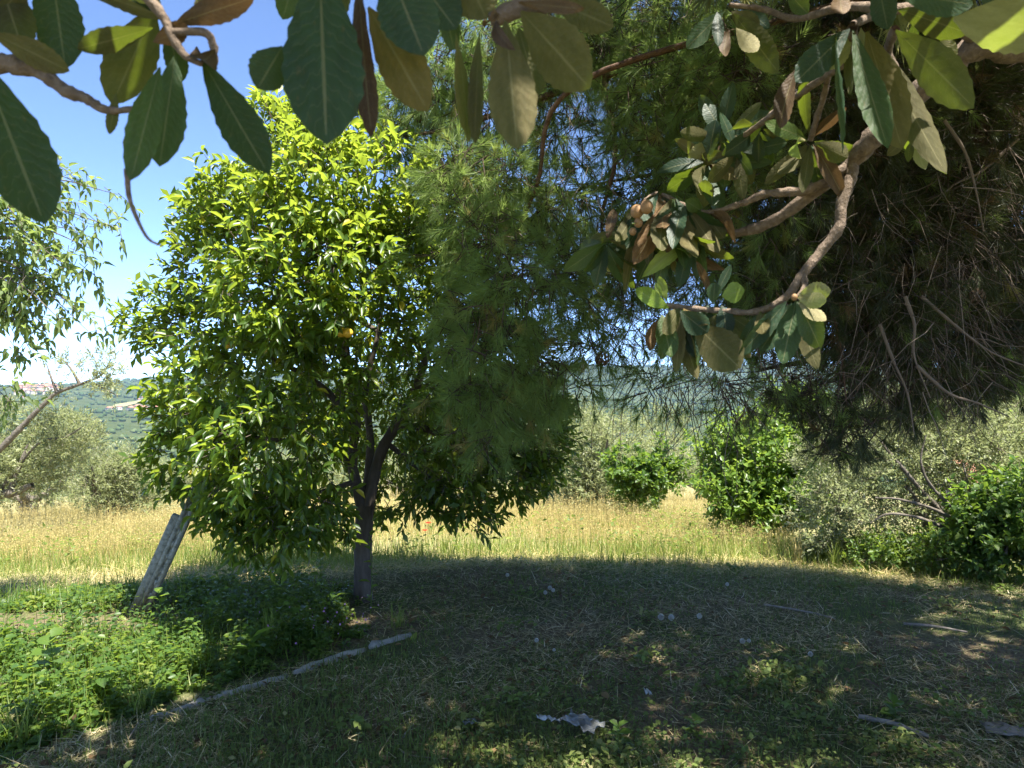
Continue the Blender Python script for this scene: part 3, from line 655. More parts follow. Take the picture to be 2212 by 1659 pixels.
# ------------------------------------------------------------------ loquat tree overhead
def loquat_meshes(mat, n=7):
    out = []
    for k in range(n):
        nl, na = 18, 4; droop = [.05, .22, .4, .6, .1, .3, -.12][k % 7]; fold = [.1, .3, .18, .4, .05, .55, .2][k % 7]; tw = [0, .3, -.3, .5, -.2, .15, .4][k % 7]; wb = rng.uniform(-1.5, 1.5, 4); droop += .1 * wb[0]
        V = []; uv = []
        for i in range(nl + 1):
            t = i / nl; w = .05 * (t < .2) + 3.3 * (max(t - .015, 0) ** 1.05) * (max(1 - t, 0) ** .78)
            w = min(w, 1.0); w *= 1 + (.05 if i % 2 else -.03) * (t > .35) * (t < .99)
            for j in range(na + 1):
                s = (j / na - .5) * 2; a = tw * t; x = s * w * (1 + .06 * wb[j // 3] * math.sin(5 * t + wb[2])); z = -droop * t * t + fold * .16 * abs(x) + .0045 * math.sin(2 * math.pi * (t * 11 - abs(s) * 2.0)) * (abs(s) > .1) * (w > .3)
                V.append([x * math.cos(a), t * (1 - .12 * abs(droop)), z + .16 * x * math.sin(a) + .018 * wb[3] * math.sin(7 * t + 2 * s + wb[1] * 3) * abs(s)]); uv.append([j / na, t])
        F = [[i * 5 + j, i * 5 + j + 1, (i + 1) * 5 + j + 1, (i + 1) * 5 + j] for i in range(nl) for j in range(na)]
        out.append(make_mesh('leaf', np.array(V), np.array(F), mat, uv=np.array(uv), smooth=True))
    return out

def loquat_tree():
    base = np.array([2.3, -.6, 0.]); root = empty('loquat_tree', base)
    tag(root, 'loquat tree with large leathery leaves whose branches hang over the top of the view', 'tree')
    LM = loquat_meshes(M['loquat'], 12); LY = loquat_meshes(M['loquat_bright'], 4); LD = loquat_meshes(M['loquat_dead'], 5)
    bm = M['loquat_bark']
    def br(pts, r0, r1, name='branch', sides=9, rough=.07):
        m = MB(); limb(m, pts, r0, r1, sides, 6, rough); m.build(name, bm, root, True)
    br([base + [0, 0, -.1], [2.25, -.55, 1.0], [2.2, -.45, 1.9]], .13, .10, 'trunk', 14)
    br([[2.2, -.45, 1.85], [2.0, .3, 2.6], [1.75, 1.1, 2.85], P(2330, 40, 1.85), P(2128, 94, 1.9), P(2047, 144, 1.95), P(1970, 215, 2.0), P(1882, 302, 2.05), P(1839, 349, 2.1), P(1755, 417, 2.15), P(1657, 484, 2.25), P(1536, 517, 2.35)], .055, .012)
    br([P(1839, 352, 2.1), P(1790, 385, 2.1), P(1745, 410, 2.12), P(1700, 415, 2.15), P(1650, 420, 2.2), P(1600, 440, 2.25), P(1520, 458, 2.3), P(1430, 420, 2.35)], .017, .007)
    br([P(1840, 350, 2.1), P(1838, 385, 2.08), P(1818, 440, 2.08), P(1812, 492, 2.08), P(1772, 545, 2.1), P(1735, 590, 2.1), P(1700, 640, 2.12), P(1640, 672, 2.15), P(1560, 672, 2.2), P(1440, 660, 2.25)], .018, .008)
    br([P(1735, 592, 2.1), P(1738, 620, 2.08), P(1722, 645, 2.05)], .010, .007)
    br([P(2128, 94, 1.9), P(2020, 30, 1.85), P(1930, 20, 1.8), P(1842, 52, 1.7)], .02, .009)
    br([P(1842, 60, 1.7), P(1832, 124, 1.8), P(1775, 170, 1.9), P(1704, 218, 2.0), P(1650, 262, 2.1), P(1603, 296, 2.2), P(1560, 330, 2.3)], .012, .007)
    br([P(1790, 155, 1.9), P(1782, 200, 1.95), P(1765, 255, 2.0), P(1751, 302, 2.05)], .008, .008)
    br([P(1935, 60, 1.75), P(1918, 110, 1.8), P(1935, 150, 1.82), P(1955, 200, 1.9), P(1975, 280, 2.0)], .011, .007)
    br([P(1930, 20, 1.8), P(1820, 15, 2.0), P(1720, 40, 2.2), P(1650, 20, 2.3), P(1575, 10, 2.3)], .013, .007)
    br([[2.0, .3, 2.6], [1.2, .5, 2.75], [.5, .9, 2.5], P(1240, -60, 1.15), P(1140, 5, 1.1), P(1060, 45, 1.1)], .04, .010)
    br([[1.2, .5, 2.75], [0, .4, 2.75], [-.8, .7, 2.6], P(60, -160, 1.15), P(250, -60, 1.1), P(340, 20, 1.1), P(372, 80, 1.1)], .016, .006)
    br([[-.8, .7, 2.6], [-1.1, .95, 2.35], P(-90, 85, 1.1), P(30, 138, 1.1), P(80, 150, 1.1), P(140, 195, 1.1), P(185, 212, 1.1), P(232, 238, 1.1), P(320, 232, 1.1)], .02, .004)
    br([P(372, 70, 1.1), P(440, 70, 1.1), P(460, 95, 1.1), P(462, 138, 1.1)], .006, .006)
    br([P(372, 80, 1.1), P(400, 120, 1.1), P(440, 140, 1.1)], .007, .004)
    cnt = [0]
    def leaf(B, Tp, w, side='u', kind=0, roll=None, mesh=None):
        B = np.asarray(B, float); Tp = np.asarray(Tp, float); a = Tp - B; Ln = float(np.linalg.norm(a)); a = a / Ln
        view = nrm((B + Tp) / 2 - np.array([0, 0, CAM_H]))
        nv = view if side == 'u' else -view
        nv = nv + np.array([0, 0, .25])
        x = np.cross(a, nv); x = x / max(np.linalg.norm(x), 1e-6); z = np.cross(x, a)
        ro = rng.normal(0, .3) if roll is None else roll
        x, z = x * math.cos(ro) + z * math.sin(ro), z * math.cos(ro) - x * math.sin(ro)
        pool = (LM, LY, LD)[kind]; me = pool[int(rng.integers(len(pool))) if mesh is None else mesh % len(pool)]
        o = bpy.data.objects.new('leaf', me); COL.objects.link(o); o.parent = root
        S = (w / 2, Ln, Ln)
        o.matrix_local = Matrix([[x[r] * S[0], a[r] * S[1], z[r] * S[2], B[r] - base[r]] for r in range(3)] + [[0, 0, 0, 1]])
        if kind == 2: o['label'] = 'withered brown loquat leaf'
        if kind == 1: o['label'] = 'bright yellow green loquat leaf'
        cnt[0] += 1
    def lp(b, t, wpx, d, side='u', kind=0, dt=None, roll=None, mesh=None):
        d2 = d if dt is None else dt
        leaf(P(b[0], b[1], d), P(t[0], t[1], d2), wpx / FV * (d + d2) / 2, side, kind, roll, mesh)
    H = [  # near cluster over the sky
        ((-40, 130), (97, 492), 150, 1.0, 't', 0, 1.0, 0, 0), ((-10, -70), (50, 112), 100, 1.1, 'u', 0, 1.1, .1, 1), ((110, -80), (140, 148), 105, 1.15, 't', 0, 1.15, -.1, 4), ((-20, 70), (152, 154), 62, 1.05, 'u', 0, 1.1, .2, 4),
        ((335, 20), (240, 222), 120, 1.15, 'u', 0, 1.2, .1, 1), ((330, 60), (165, 110), 60, 1.1, 'u', 0, 1.1, .2, 0), ((345, 145), (284, 388), 74, 1.05, 't', 0, 1.0, .2, 4), ((378, 120), (345, 365), 88, 1.1, 't', 0, 1.08, -.1, 0), ((436, 128), (583, 384), 96, 1.1, 't', 0, 1.08, 0, 0),
        ((425, 100), (436, 224), 62, 1.1, 'u', 2, 1.05, .3, 3), ((375, 52), (552, -8), 62, 1.1, 'u', 2, 1.1, .1, 0), ((365, 40), (180, -30), 66, 1.1, 'u', 0, 1.15, .2, 1), ((350, 30), (260, -60), 70, 1.1, 't', 0, 1.15, 0, 1), ((252, 200), (236, 290), 26, 1.1, 'u', 0, 1.1, 0, 0), ((420, 10), (500, -60), 60, 1.1, 'u', 0, 1.2, 0, 0),
        ((360, 60), (395, 180), 56, 1.15, 't', 0, 1.2, 0, 1), ((330, 90), (420, 60), 50, 1.12, 'u', 2, 1.12, .4, 2), ((60, -40), (-30, 60), 80, 1.1, 'u', 0, 1.1, .1, 1),
        # centre cluster
        ((690, -90), (705, 320), 182, 1.0, 't', 0, 1.0, 0, 0), ((610, 100), (556, 192), 90, 1.0, 't', 0, 1.0, .3, 4), ((775, -30), (795, 302), 62, 1.05, 'u', 2, 1.05, .5, 0), ((795, 15), (928, 244), 112, 1.05, 'u', 0, 1.05, .1, 4), ((840, -70), (915, 115), 150, 1.0, 't', 0, 1.0, 0, 1), ((985, 70), (1022, 310), 58, 1.1, 'u', 0, 1.1, 1.0, 0), ((1035, 80), (1020, 312), 50, 1.1, 'u', 0, 1.1, .8, 4),
        ((1092, 45), (1118, 318), 112, 1.05, 'u', 0, 1.0, .1, 0), ((1120, 60), (1162, 210), 84, 1.12, 'u', 0, 1.15, .2, 1), ((1125, 25), (1278, 192), 132, 1.05, 'u', 0, 1.05, 0, 4), ((1190, 0), (1326, 58), 70, 1.1, 'u', 0, 1.1, .2, 0), ((1120, 5), (1262, 22), 34, 1.05, 'u', 2, 1.05, .6, 0), ((1080, 30), (1015, 88), 46, 1.05, 'u', 2, 1.0, .5, 3), ((1070, 20), (1060, 92), 40, 1.05, 'u', 2, 1.0, -.5, 2),
        ((900, -50), (985, 60), 110, 1.1, 't', 0, 1.1, 0, 1), ((1000, -70), (1050, 40), 100, 1.1, 'u', 0, 1.1, 0, 0), ((1230, -60), (1290, 20), 80, 1.15, 't', 0, 1.15, 0, 0), ((955, 0), (985, 110), 60, 1.15, 't', 0, 1.2, .4, 1), ((640, -60), (610, 40), 60, 1.2, 't', 0, 1.2, 0, 1), ((760, -60), (700, 60), 70, 1.15, 'u', 0, 1.15, .3, 0),
        # upper cluster over the pine
        ((1935, 66), (2112, 236), 96, 1.7, 'u', 0, 1.55, 0, 4), ((1842, 64), (1915, 328), 66, 1.7, 't', 0, 1.65, .3, 0), ((1872, 68), (1950, 326), 92, 1.72, 'u', 0, 1.7, .1, 4), ((1885, 80), (2042, 386), 74, 1.75, 'u', 0, 1.7, .3, 1), ((1805, 60), (1808, 336), 44, 1.7, 't', 0, 1.65, 1.2, 0), ((1836, 62), (1716, 182), 70, 1.7, 't', 0, 1.7, 0, 0),
        ((1842, 70), (1786, 152), 50, 1.72, 'u', 1, 1.75, .2, 0), ((1720, 148), (1664, 294), 52, 1.8, 'u', 2, 1.8, .2, 1), ((1815, -20), (1815, 44), 44, 1.7, 'u', 2, 1.7, .2, 2), ((1895, -50), (1918, 66), 56, 1.6, 't', 0, 1.6, 0, 0), ((1940, 20), (2098, 74), 66, 1.6, 'u', 0, 1.65, .1, 0), ((2060, 40), (2290, 70), 130, 1.45, 'u', 1, 1.4, 0, 4),
        ((2040, 70), (2052, 140), 40, 1.8, 'u', 1, 1.8, .2, 0), ((1930, -20), (2100, 12), 76, 1.5, 't', 0, 1.5, .1, 0), ((2120, -40), (2200, 40), 80, 1.5, 't', 0, 1.5, .1, 1), ((1850, 50), (1830, 210), 40, 1.75, 'u', 0, 1.8, .5, 1), ((1860, 60), (1870, 180), 44, 1.75, 'u', 1, 1.8, .4, 2), ((1700, -20), (1745, 30), 40, 2.0, 't', 0, 2, 0, 0), ((1980, 40), (1960, 120), 30, 1.8, 't', 0, 1.85, .4, 0), ((2130, 10), (2230, 110), 60, 1.7, 't', 0, 1.7, .3, 1),
        # rosette by the pine needles, top
        ((1565, 22), (1480, 106), 44, 2.3, 't', 0, 2.3, .2, 0), ((1550, 25), (1552, 96), 30, 2.3, 't', 0, 2.25, .1, 1), ((1585, 30), (1686, 160), 66, 2.3, 'u', 0, 2.2, 0, 4), ((1580, 25), (1640, 66), 50, 2.3, 'u', 0, 2.3, .4, 0), ((1575, 60), (1550, 134), 30, 2.3, 'u', 2, 2.3, .3, 2), ((1590, 60), (1640, 120), 40, 2.25, 'u', 1, 2.2, .3, 1), ((1555, 30), (1500, 60), 36, 2.35, 't', 0, 2.4, 0, 2), ((1600, 10), (1665, 60), 40, 2.4, 't', 0, 2.4, .3, 1),
        # rosette low at the branch tip with bright leaves coloured as sunlit
        ((1445, 666), (1370, 624), 40, 2.2, 't', 1, 2.15, 0, 0), ((1440, 650), (1424, 596), 22, 2.2, 't', 1, 2.2, .2, 0), ((1430, 640), (1415, 610), 14, 2.2, 't', 1, 2.2, .2, 1), ((1470, 672), (1530, 720), 56, 2.15, 't', 0, 2.1, 0, 0), ((1430, 680), (1450, 770), 56, 2.2, 't', 0, 2.15, .1, 1), ((1480, 690), (1478, 780), 50, 2.2, 't', 0, 2.2, 0, 4), ((1500, 700), (1598, 795), 96, 2.15, 'u', 0, 2.05, .1, 0), ((1465, 690), (1505, 820), 46, 2.2, 'u', 0, 2.2, .3, 1), ((1420, 690), (1392, 760), 30, 2.3, 'u', 2, 2.3, .3, 2),
        ((1455, 690), (1440, 760), 44, 2.3, 'u', 0, 2.3, 0, 0), ((1570, 690), (1620, 775), 40, 2.2, 'u', 0, 2.2, .3, 1), ((1540, 655), (1545, 610), 34, 2.2, 't', 0, 2.2, .2, 0), ((1560, 640), (1605, 625), 50, 2.15, 't', 1, 2.1, 0, 1), ((1545, 640), (1580, 572), 22, 2.2, 't', 0, 2.2, .1, 0), ((1535, 640), (1510, 560), 20, 2.25, 'u', 2, 2.25, .2, 1), ((1560, 660), (1575, 720), 44, 2.2, 't', 0, 2.15, .2, 2), ((1530, 660), (1520, 700), 40, 2.25, 't', 0, 2.2, .2, 2),
        ((1725, 636), (1795, 628), 46, 2.0, 'u', 1, 1.95, .1, 0), ((1722, 642), (1796, 658), 40, 2.0, 'u', 1, 1.95, .4, 2), ((1720, 650), (1690, 784), 62, 2.05, 't', 0, 2.0, 0, 1), ((1722, 652), (1780, 745), 58, 2.0, 't', 0, 1.95, .1, 2), ((1716, 655), (1766, 800), 44, 2.05, 'u', 0, 2.0, .3, 4), ((1710, 655), (1640, 760), 56, 2.1, 't', 0, 2.1, .3, 0), ((1700, 650), (1600, 770), 50, 2.1, 't', 0, 2.05, .5, 1), ((1725, 650), (1785, 700), 36, 2.0, 'u', 1, 1.95, .6, 1)]
    for b, t, w, d, s, kd, dt, ro, me in H: lp(b, t, w, d, s, kd, dt, ro, me)
    # procedural rosettes where many leaves overlap: u, v, d, count, length px, width px, hang, share seen from above
    for u, v, d, n, L, w, hang, top in [(1751, 303, 2.05, 12, 112, 38, .5, .35), (1560, 300, 2.3, 10, 88, 40, .2, .6), (1530, 350, 2.3, 10, 92, 42, .35, .65), (1590, 330, 2.25, 7, 80, 38, .3, .4), (1425, 412, 2.35, 13, 130, 40, .9, .6), (1455, 420, 2.3, 12, 150, 46, .95, .6), (1480, 440, 2.3, 11, 130, 50, .85, .7), (1560, 300, 2.35, 8, 95, 36, .5, .5), (1640, 275, 2.2, 6, 80, 34, .5, .5), (1470, 660, 2.2, 6, 110, 42, .9, .55), (1380, 430, 2.4, 6, 110, 32, .9, .4), (1400, 470, 2.35, 6, 120, 30, .95, .4),
            (1310, 520, 2.45, 9, 80, 36, .6, .6), (1490, 520, 2.3, 6, 90, 40, .7, .6), (1350, 500, 2.45, 5, 70, 30, .5, .5), (1975, 285, 2.0, 5, 70, 26, .7, .3), (1520, 458, 2.3, 6, 80, 40, .4, .5), (1560, 672, 2.2, 5, 90, 38, .7, .5), (1640, 668, 2.15, 4, 90, 40, .8, .6)]:
        c = P(u, v, d)
        for i in range(n):
            a = 2 * math.pi * (i + rng.uniform(0, .6)) / n
            dirv = np.array([math.cos(a), rng.normal(-.1, .5), math.sin(a)]) * (1 - hang * .6) + np.array([0, 0, -hang * .9]); dirv = dirv / np.linalg.norm(dirv)
            L_ = L / FV * d * rng.uniform(.85, 1.4)
            kd = 2 if rng.random() < .045 else (1 if rng.random() < .10 else 0)
            leaf(c + dirv * .015, c + dirv * L_, w / FV * d * rng.uniform(.8, 1.15), 't' if rng.random() < top else 'u', kd, rng.normal(0, .45))
    # withered leaf tail under the near cluster
    m = MB(); limb(m, [P(275, 365, 1.02), P(278, 420, 1.02), P(295, 470, 1.02), P(320, 515, 1.02), P(352, 532, 1.02)], .0045, .0012, 5, 5, .05); o = m.build('leaf_stalk', bm, root, True)
    # small brown fruit
    import bmesh
    b = bmesh.new(); bmesh.ops.create_uvsphere(b, u_segments=14, v_segments=10, radius=1); me = bpy.data.meshes.new('loquat_fruit'); b.to_mesh(me); b.free(); me.materials.append(M['fruit'])
    for p in me.polygons: p.use_smooth = True
    for u, v, d, r in ((1376, 457, 2.25, 14), (1397, 447, 2.22, 14), (1379, 481, 2.25, 10), (1367, 500, 2.25, 8), (1716, 642, 2.0, 7), (1440, 700, 2.25, 10)):
        o = bpy.data.objects.new('loquat_fruit', me); COL.objects.link(o); o.parent = root; o.location = tuple(P(u, v, d) - base); s = r / FV * d; o.scale = (s, s, s * 1.12)
    m = MB(); limb(m, [P(1420, 415, 2.3), P(1400, 425, 2.27), P(1385, 440, 2.25), P(1375, 480, 2.26)], .004, .003, 5, 5, .1); m.build('fruit_stalk', bm, root, True)
    # the unseen crown overhead, laid out to shade the near ground and leaves
    lob = []
    for i in range(100):
        x = rng.uniform(-2.4, 3.2); y = rng.uniform(.1, 2.9); z = rng.uniform(2.5, 4.3)
        if z < 1.6 + max(y, 0) * .519 + .62: continue
        if x < -.3 and y > 2.1: continue
        if x > .2 and .4 < y < 2.7: continue       # open to the sun above the branch that is lit
        lob.append((x, y, z, .5, .5, .3))
    for i in range(70):  # lobes added above the frame for more shade on the clearing
        x = rng.uniform(-1.5, 1.5); y = rng.uniform(1.7, 3.3); z = 1.6 + y * .519 + rng.uniform(.62, 1.5)
        if x < -.3 and y > 2.1: continue
        if .25 < x < 2.0 and 1.0 < y < 2.6: continue
        lob.append((x, y, z, .42, .42, .28))
    P0, dr, k = lobe_points(lob, 1050, .2)
    pos, R, ln, tw = leafy(P0, dr, 9, .12, .2, up=.3, droop=.35, spread=.9)
    z_ok = pos[:, 2] > 1.6 + np.maximum(pos[:, 1], 0) * .519 + .22
    m = MB(); add_leaves(m, DT, pos[z_ok], R[z_ok], ln[z_ok], .25); tag(m.build('crown', M['loquat_far'], root), kind='stuff')
    m = MB()
    for l in lob[::2]: limb(m, [[2.1, 0, 2.5], [(l[0] + 2) / 2, l[1] / 2, 2.9], [l[0], l[1], l[2]]], .02, .006, 6, 5, .05)
    m.build('overhead_branches', bm, root, True)
loquat_tree()

# ------------------------------------------------------------------ tree at the edge with drooping pointed leaves
def drooping_tree():
    base = np.array([-5.9, 5.6, 0.]); base[2] = float(ground_z(*base[:2])); root = empty('nettle_tree', base)
    tag(root, 'tree with thin drooping sprays of pointed leaves against the open sky', 'tree')
    m = MB(); limb(m, [base + [0, 0, -.1], [-5.85, 5.6, 1.2], [-5.6, 5.6, 2.4], [-5.4, 5.6, 4.2]], .16, .06, 12, 6, .05); m.build('trunk', M['bark'], root, True)
    sprays = [(-60, 380, 180, 400, 5.5), (-60, 420, 255, 420, 5.5), (-80, 470, 245, 490, 5.4), (-80, 500, 215, 545, 5.5), (-60, 520, 200, 610, 5.5), (-70, 560, 205, 700, 5.5), (-60, 560, 190, 715, 5.4), (-60, 590, 100, 715, 5.5), (-60, 610, 70, 765, 5.4), (-80, 450, 110, 560, 5.3), (-80, 540, 120, 640, 5.6), (-60, 440, 60, 500, 5.2), (-60, 640, 30, 720, 5.6), (-90, 850, 25, 870, 5.4), (-60, 380, 90, 420, 5.6), (-80, 480, 170, 460, 5.7), (-80, 590, 160, 660, 5.7), (-60, 700, 70, 690, 5.6), (-40, 455, 130, 470, 5.45), (-40, 525, 150, 580, 5.4), (-50, 610, 130, 690, 5.35)]
    PP = []; DD = []; tws = []
    for u0, v0, u1, v1, d in sprays:
        a = P(u0, v0, d); b = P(u1, v1, d + rng.uniform(-.2, .2)); mid = (a + b) / 2 + [0, 0, .12]
        m = MB(); p, r = limb(m, [[-5.5, 5.6, max(a[2] - .3, 1)], a, mid, b], .014, .002, 5, 6, .04); m.build('branch', M['bark'], root, True)
        n = 18; t = rng.uniform(.33, 1, n); ii = t * (len(p) - 1); i0 = np.minimum(ii.astype(int), len(p) - 2); q = p[i0] + (p[i0 + 1] - p[i0]) * (ii - i0)[:, None]
        PP.append(q + rng.normal(0, .05, q.shape)); dd = nrm(p[i0 + 1] - p[i0]) * .6 + rng.normal(0, .5, q.shape); dd[:, 2] -= .35; DD.append(nrm(dd))
    # hidden crown beyond the frame
    lob = [(rng.uniform(-8, -5.0), rng.uniform(4.4, 7.2), rng.uniform(2.2, 5.2), .6, .6, .5) for i in range(12)]
    lob = [l for l in lob if (l[0] + .75) / l[1] < -.70 or l[2] - .6 > 1.6 + l[1] * .53]
    P1, d1, k = lobe_points(lob, 350, .3)
    PP = np.concatenate(PP); DD = np.concatenate(DD)
    pos, R, ln, tw = leafy(np.concatenate([PP, P1]), np.concatenate([DD, d1]), 6, .17, .078, up=.05, droop=.4, spread=.8, horiz=1.1)
    T = leaf_tpl([.22, .5, .78], [.85, .85, .34], .2, .3); sc = show_score(pos, R, ln); idx = np.argsort(-sc)[:300]
    k = np.ones(len(pos), bool); k[idx] = False
    m = MB(); add_leaves(m, T, pos[k], R[k], ln[k], .23); tag(m.build('foliage', M['mulb'], root), kind='stuff')
    individual_leaves(root, idx, pos, R, ln, *T, M['mulb_o'], .23)
    V, F = tubes(tw, np.tile([.003, .002, .001], (len(tw), 1)), 3); tag(build('twigs', V, F, M['bark'], root), kind='stuff')
drooping_tree()

# ------------------------------------------------------------------ olives, bushes
def crown_tree(name, label, cat, base, stems, lobes, n, per, ll, width, mat, group=None, up=.4, droop=.1, shell=.3, bark='bark', tw=.16, tpl=DT, twr=.002, spread=.6, shoots=0):
    base = np.array(base, float); base[2] = float(ground_z(base[0], base[1])) - .05; root = empty(name, base); tag(root, label, cat, group)
    for i, (pts, r0, r1) in enumerate(stems):
        m = MB(); limb(m, pts, r0, r1, 9, 6, .09); m.build('trunk' if i == 0 else 'branch', M[bark], root, True)
    P0, dr, k = lobe_points(lobes, n, shell)
    if shoots:
        c, d0, k = lobe_points(lobes, shoots, .85); d0 = nrm(d0 + np.array([0, 0, .7]) + rng.normal(0, .35, d0.shape)); Ls = rng.uniform(.1, .38, shoots)
        st_ = [c + d0 * (Ls * t)[:, None] + np.array([0, 0, -.12]) * (Ls * t * t)[:, None] for t in np.linspace(.1, 1, 6)]; P0 = np.concatenate([P0] + st_); dr = np.concatenate([dr] + [d0] * 6)
        V, F = tubes(np.stack(st_, 1), np.tile(np.linspace(.005, .0015, 6), (shoots, 1)), 4); tag(build('shoots', V, F, M['twig'], root, rnd=np.full(len(V), .4)), kind='stuff')
    g = ground_z(P0[:, 0], P0[:, 1]); ok = P0[:, 2] > g + .05; P0, dr = P0[ok], dr[ok]
    pos, R, ln, tws = leafy(P0, dr, per, tw, ll, up=up, droop=droop, spread=spread, horiz=.6)
    m = MB(); add_leaves(m, tpl, pos, R, ln, width); tag(m.build('crown', M[mat], root), kind='stuff')
    tws = tws[::3]; V, F = tubes(tws, np.tile([twr, twr * .8, twr * .5], (len(tws), 1)), 3); tag(build('twigs', V, F, M['twig'], root, rnd=np.repeat(rng.random(len(tws)), 9)), kind='stuff')
    return root
def gz(p): p = np.array(p, float); return [p[0], p[1], float(ground_z(p[0], p[1])) - .05]

# leaning olive at the edge
b = gz(P(-75, 1100, 13.5))
crown_tree('olive_tree', 'olive tree with a long bare limb leaning out over the meadow grass', 'tree', b,
    [([b, P(-70, 1060, 13.5), P(-40, 1000, 13.5)], .22, .12), ([P(-40, 1010, 12.6), P(20, 950, 12.6), P(53, 916, 12.6), P(98, 870, 12.6), P(123, 849, 12.6), P(172, 830, 12.6), P(217, 811, 12.6), P(240, 775, 12.6)], .058, .010),
     ([P(-80, 1095, 12.6), P(-30, 1068, 13.3), P(20, 1066, 13.2), P(70, 1048, 13.2)], .13, .05), ([P(123, 849, 12.6), P(110, 815, 12.6), P(100, 785, 12.6)], .03, .008), ([P(172, 830, 12.6), P(155, 800, 12.6), P(140, 780, 12.6)], .03, .008), ([P(200, 826, 12.6), P(225, 840, 12.5), P(255, 855, 12.5)], .02, .006), ([P(20, 1066, 13.2), P(45, 1000, 13.2), P(60, 960, 13.2)], .05, .02), ([P(0, 1060, 13.3), P(80, 960, 13.1), P(140, 945, 13.1), P(180, 920, 13.1)], .03, .01)],
    px_lobes([(225, 785, 12.6, 30, .6), (240, 815, 12.6, 24, .6), (205, 830, 12.5, 26, .5), (105, 790, 12.6, 18, .5), (150, 790, 12.6, 22, .5), (95, 880, 12.8, 20, .6), (75, 905, 12.8, 18, .6), (125, 862, 12.8, 16, .5), (135, 925, 14.2, 36), (175, 930, 14.2, 36), (100, 960, 14.2, 46), (30, 985, 14.2, 50), (60, 1010, 14, 46), (140, 970, 13.3, 50), (10, 900, 13.5, 35), (-20, 1010, 13.2, 60), (190, 950, 13.3, 28, .7), (90, 1030, 13.4, 40), (245, 850, 13.4, 18, .3)]),
    2500, 9, .085, .13, 'olive', up=.5)
def olive(name, label, u, d, vtop, half, n, fork=True, group=None, mat='olive', vb=1100, ll=.085):
    b = gz(P(u, vb, d)); top = P(u, vtop, d)[2]; h = top - b[2]; w = half / FV * d; x, y, z = b
    st = [([b, [x + .03, y, z + h * .16], [x, y, z + h * .28]], w * .11 + .05, w * .07 + .04)]
    for k in range(4):
        a = k * 1.6 + u; st.append(([[x, y, z + h * .24], [x + w * .35 * math.cos(a), y + w * .35 * math.sin(a), z + h * .45], [x + w * .6 * math.cos(a + .2), y + w * .6 * math.sin(a), z + h * .72]], w * .05 + .03, .015))
    lob = []
    for k in range(20):
        a = rng.uniform(0, 6.3); r = w * rng.uniform(.15, .75); zz = z + h * rng.uniform(.22, .8) ; lob.append((x + r * math.cos(a), y + r * math.sin(a), zz, w * .34, w * .34, min(h * .2, w * .32)))
    return crown_tree(name, label, 'tree', b, st, lob, n, 8, ll, .14, mat, group, up=.5)
olive('olive_tree', 'grey green olive tree with dark forked trunk behind the golden grass', 237, 16, 945, 118, 2600)
olive('olive_tree', 'wide pale willowy olive in the middle of the meadow edge', 1330, 14.5, 868, 200, 4200)
olive('olive_tree', 'low pale olive showing just past the orange tree crown', 1180, 17, 905, 110, 1500)
olive('olive_tree', 'olive standing in the gap between the bright bush and the tangled one', 1740, 15, 905, 130, 1700)
for u, d, lab in ((420, 24, 'olive glimpsed behind the orange tree crown beside the leaning post'), (620, 26, 'olive seen through the orange tree branches on the downhill side'), (860, 27, 'olive seen past the forked orange tree trunk'), (1000, 23, 'olive partly hidden under the hanging pine sprays'), (1520, 25, 'distant olive behind the meadow between two bushes'), (60, 23, 'distant olive behind the leaning olive limb')):
    olive('olive_tree', lab, u, d, 975, 150, 800, ll=.12)

FG = leaf_tpl([.35, .7], [.9, .8], .15, .2)
b = gz(P(1640, 1150, 9.6))
crown_tree('fig_bush', 'bright green broad leaved bush standing at the edge of the dry grass', 'bush', b, [([b, b + np.array([.05, 0, .5]), b + np.array([-.05, 0, 1.1])], .04, .015), ([b, b + np.array([.3, .1, .5]), b + np.array([.5, .1, 1.0])], .03, .01), ([b, b + np.array([-.3, -.1, .5]), b + np.array([-.4, -.1, .8])], .03, .01)],
    px_lobes([(1600, 1030, 9.5, 62), (1570, 980, 9.6, 45), (1650, 1000, 9.5, 70), (1700, 1060, 9.4, 62), (1640, 1090, 9.3, 62), (1720, 980, 9.7, 50), (1690, 930, 9.8, 52), (1730, 900, 10, 45), (1760, 950, 10, 50), (1590, 1090, 9.3, 42), (1780, 900, 10, 40), (1700, 1110, 9.3, 45), (1560, 1050, 9.6, 34), (1545, 985, 9.6, 18, 1.4), (1600, 940, 9.6, 20, 1.4), (1640, 915, 9.7, 18, 1.4), (1665, 890, 9.8, 16, 1.4), (1700, 870, 9.9, 22, 1.3), (1530, 1040, 9.5, 16, 1.4), (1750, 870, 10, 20, 1.2), (1620, 1125, 9.2, 40), (1570, 1120, 9.3, 26), (1720, 850, 9.9, 14, 1.3), (1780, 1000, 9.2, 50, .8), (1760, 1080, 9.0, 50, .8)]), 1900, 7, .085, .3, 'bush', up=.5, tpl=FG, spread=.9, shoots=70)
b = gz(P(1380, 1090, 12.5))
crown_tree('fig_bush', 'small leafy green sapling in front of the wide pale olive', 'bush', b, [([b, b + np.array([.02, 0, .4]), b + np.array([-.05, 0, .75])], .03, .01)], px_lobes([(1380, 1030, 12.5, 36), (1340, 1040, 12.5, 26), (1420, 1025, 12.5, 30), (1400, 1060, 12.4, 30), (1450, 1040, 12.5, 22), (1320, 1015, 12.5, 12), (1370, 990, 12.5, 14), (1440, 1010, 12.5, 14), (1465, 1020, 12.5, 10), (1350, 1075, 12.4, 20)]), 420, 7, .09, .3, 'shrub', up=.4, tpl=FG, spread=.9, shoots=30)
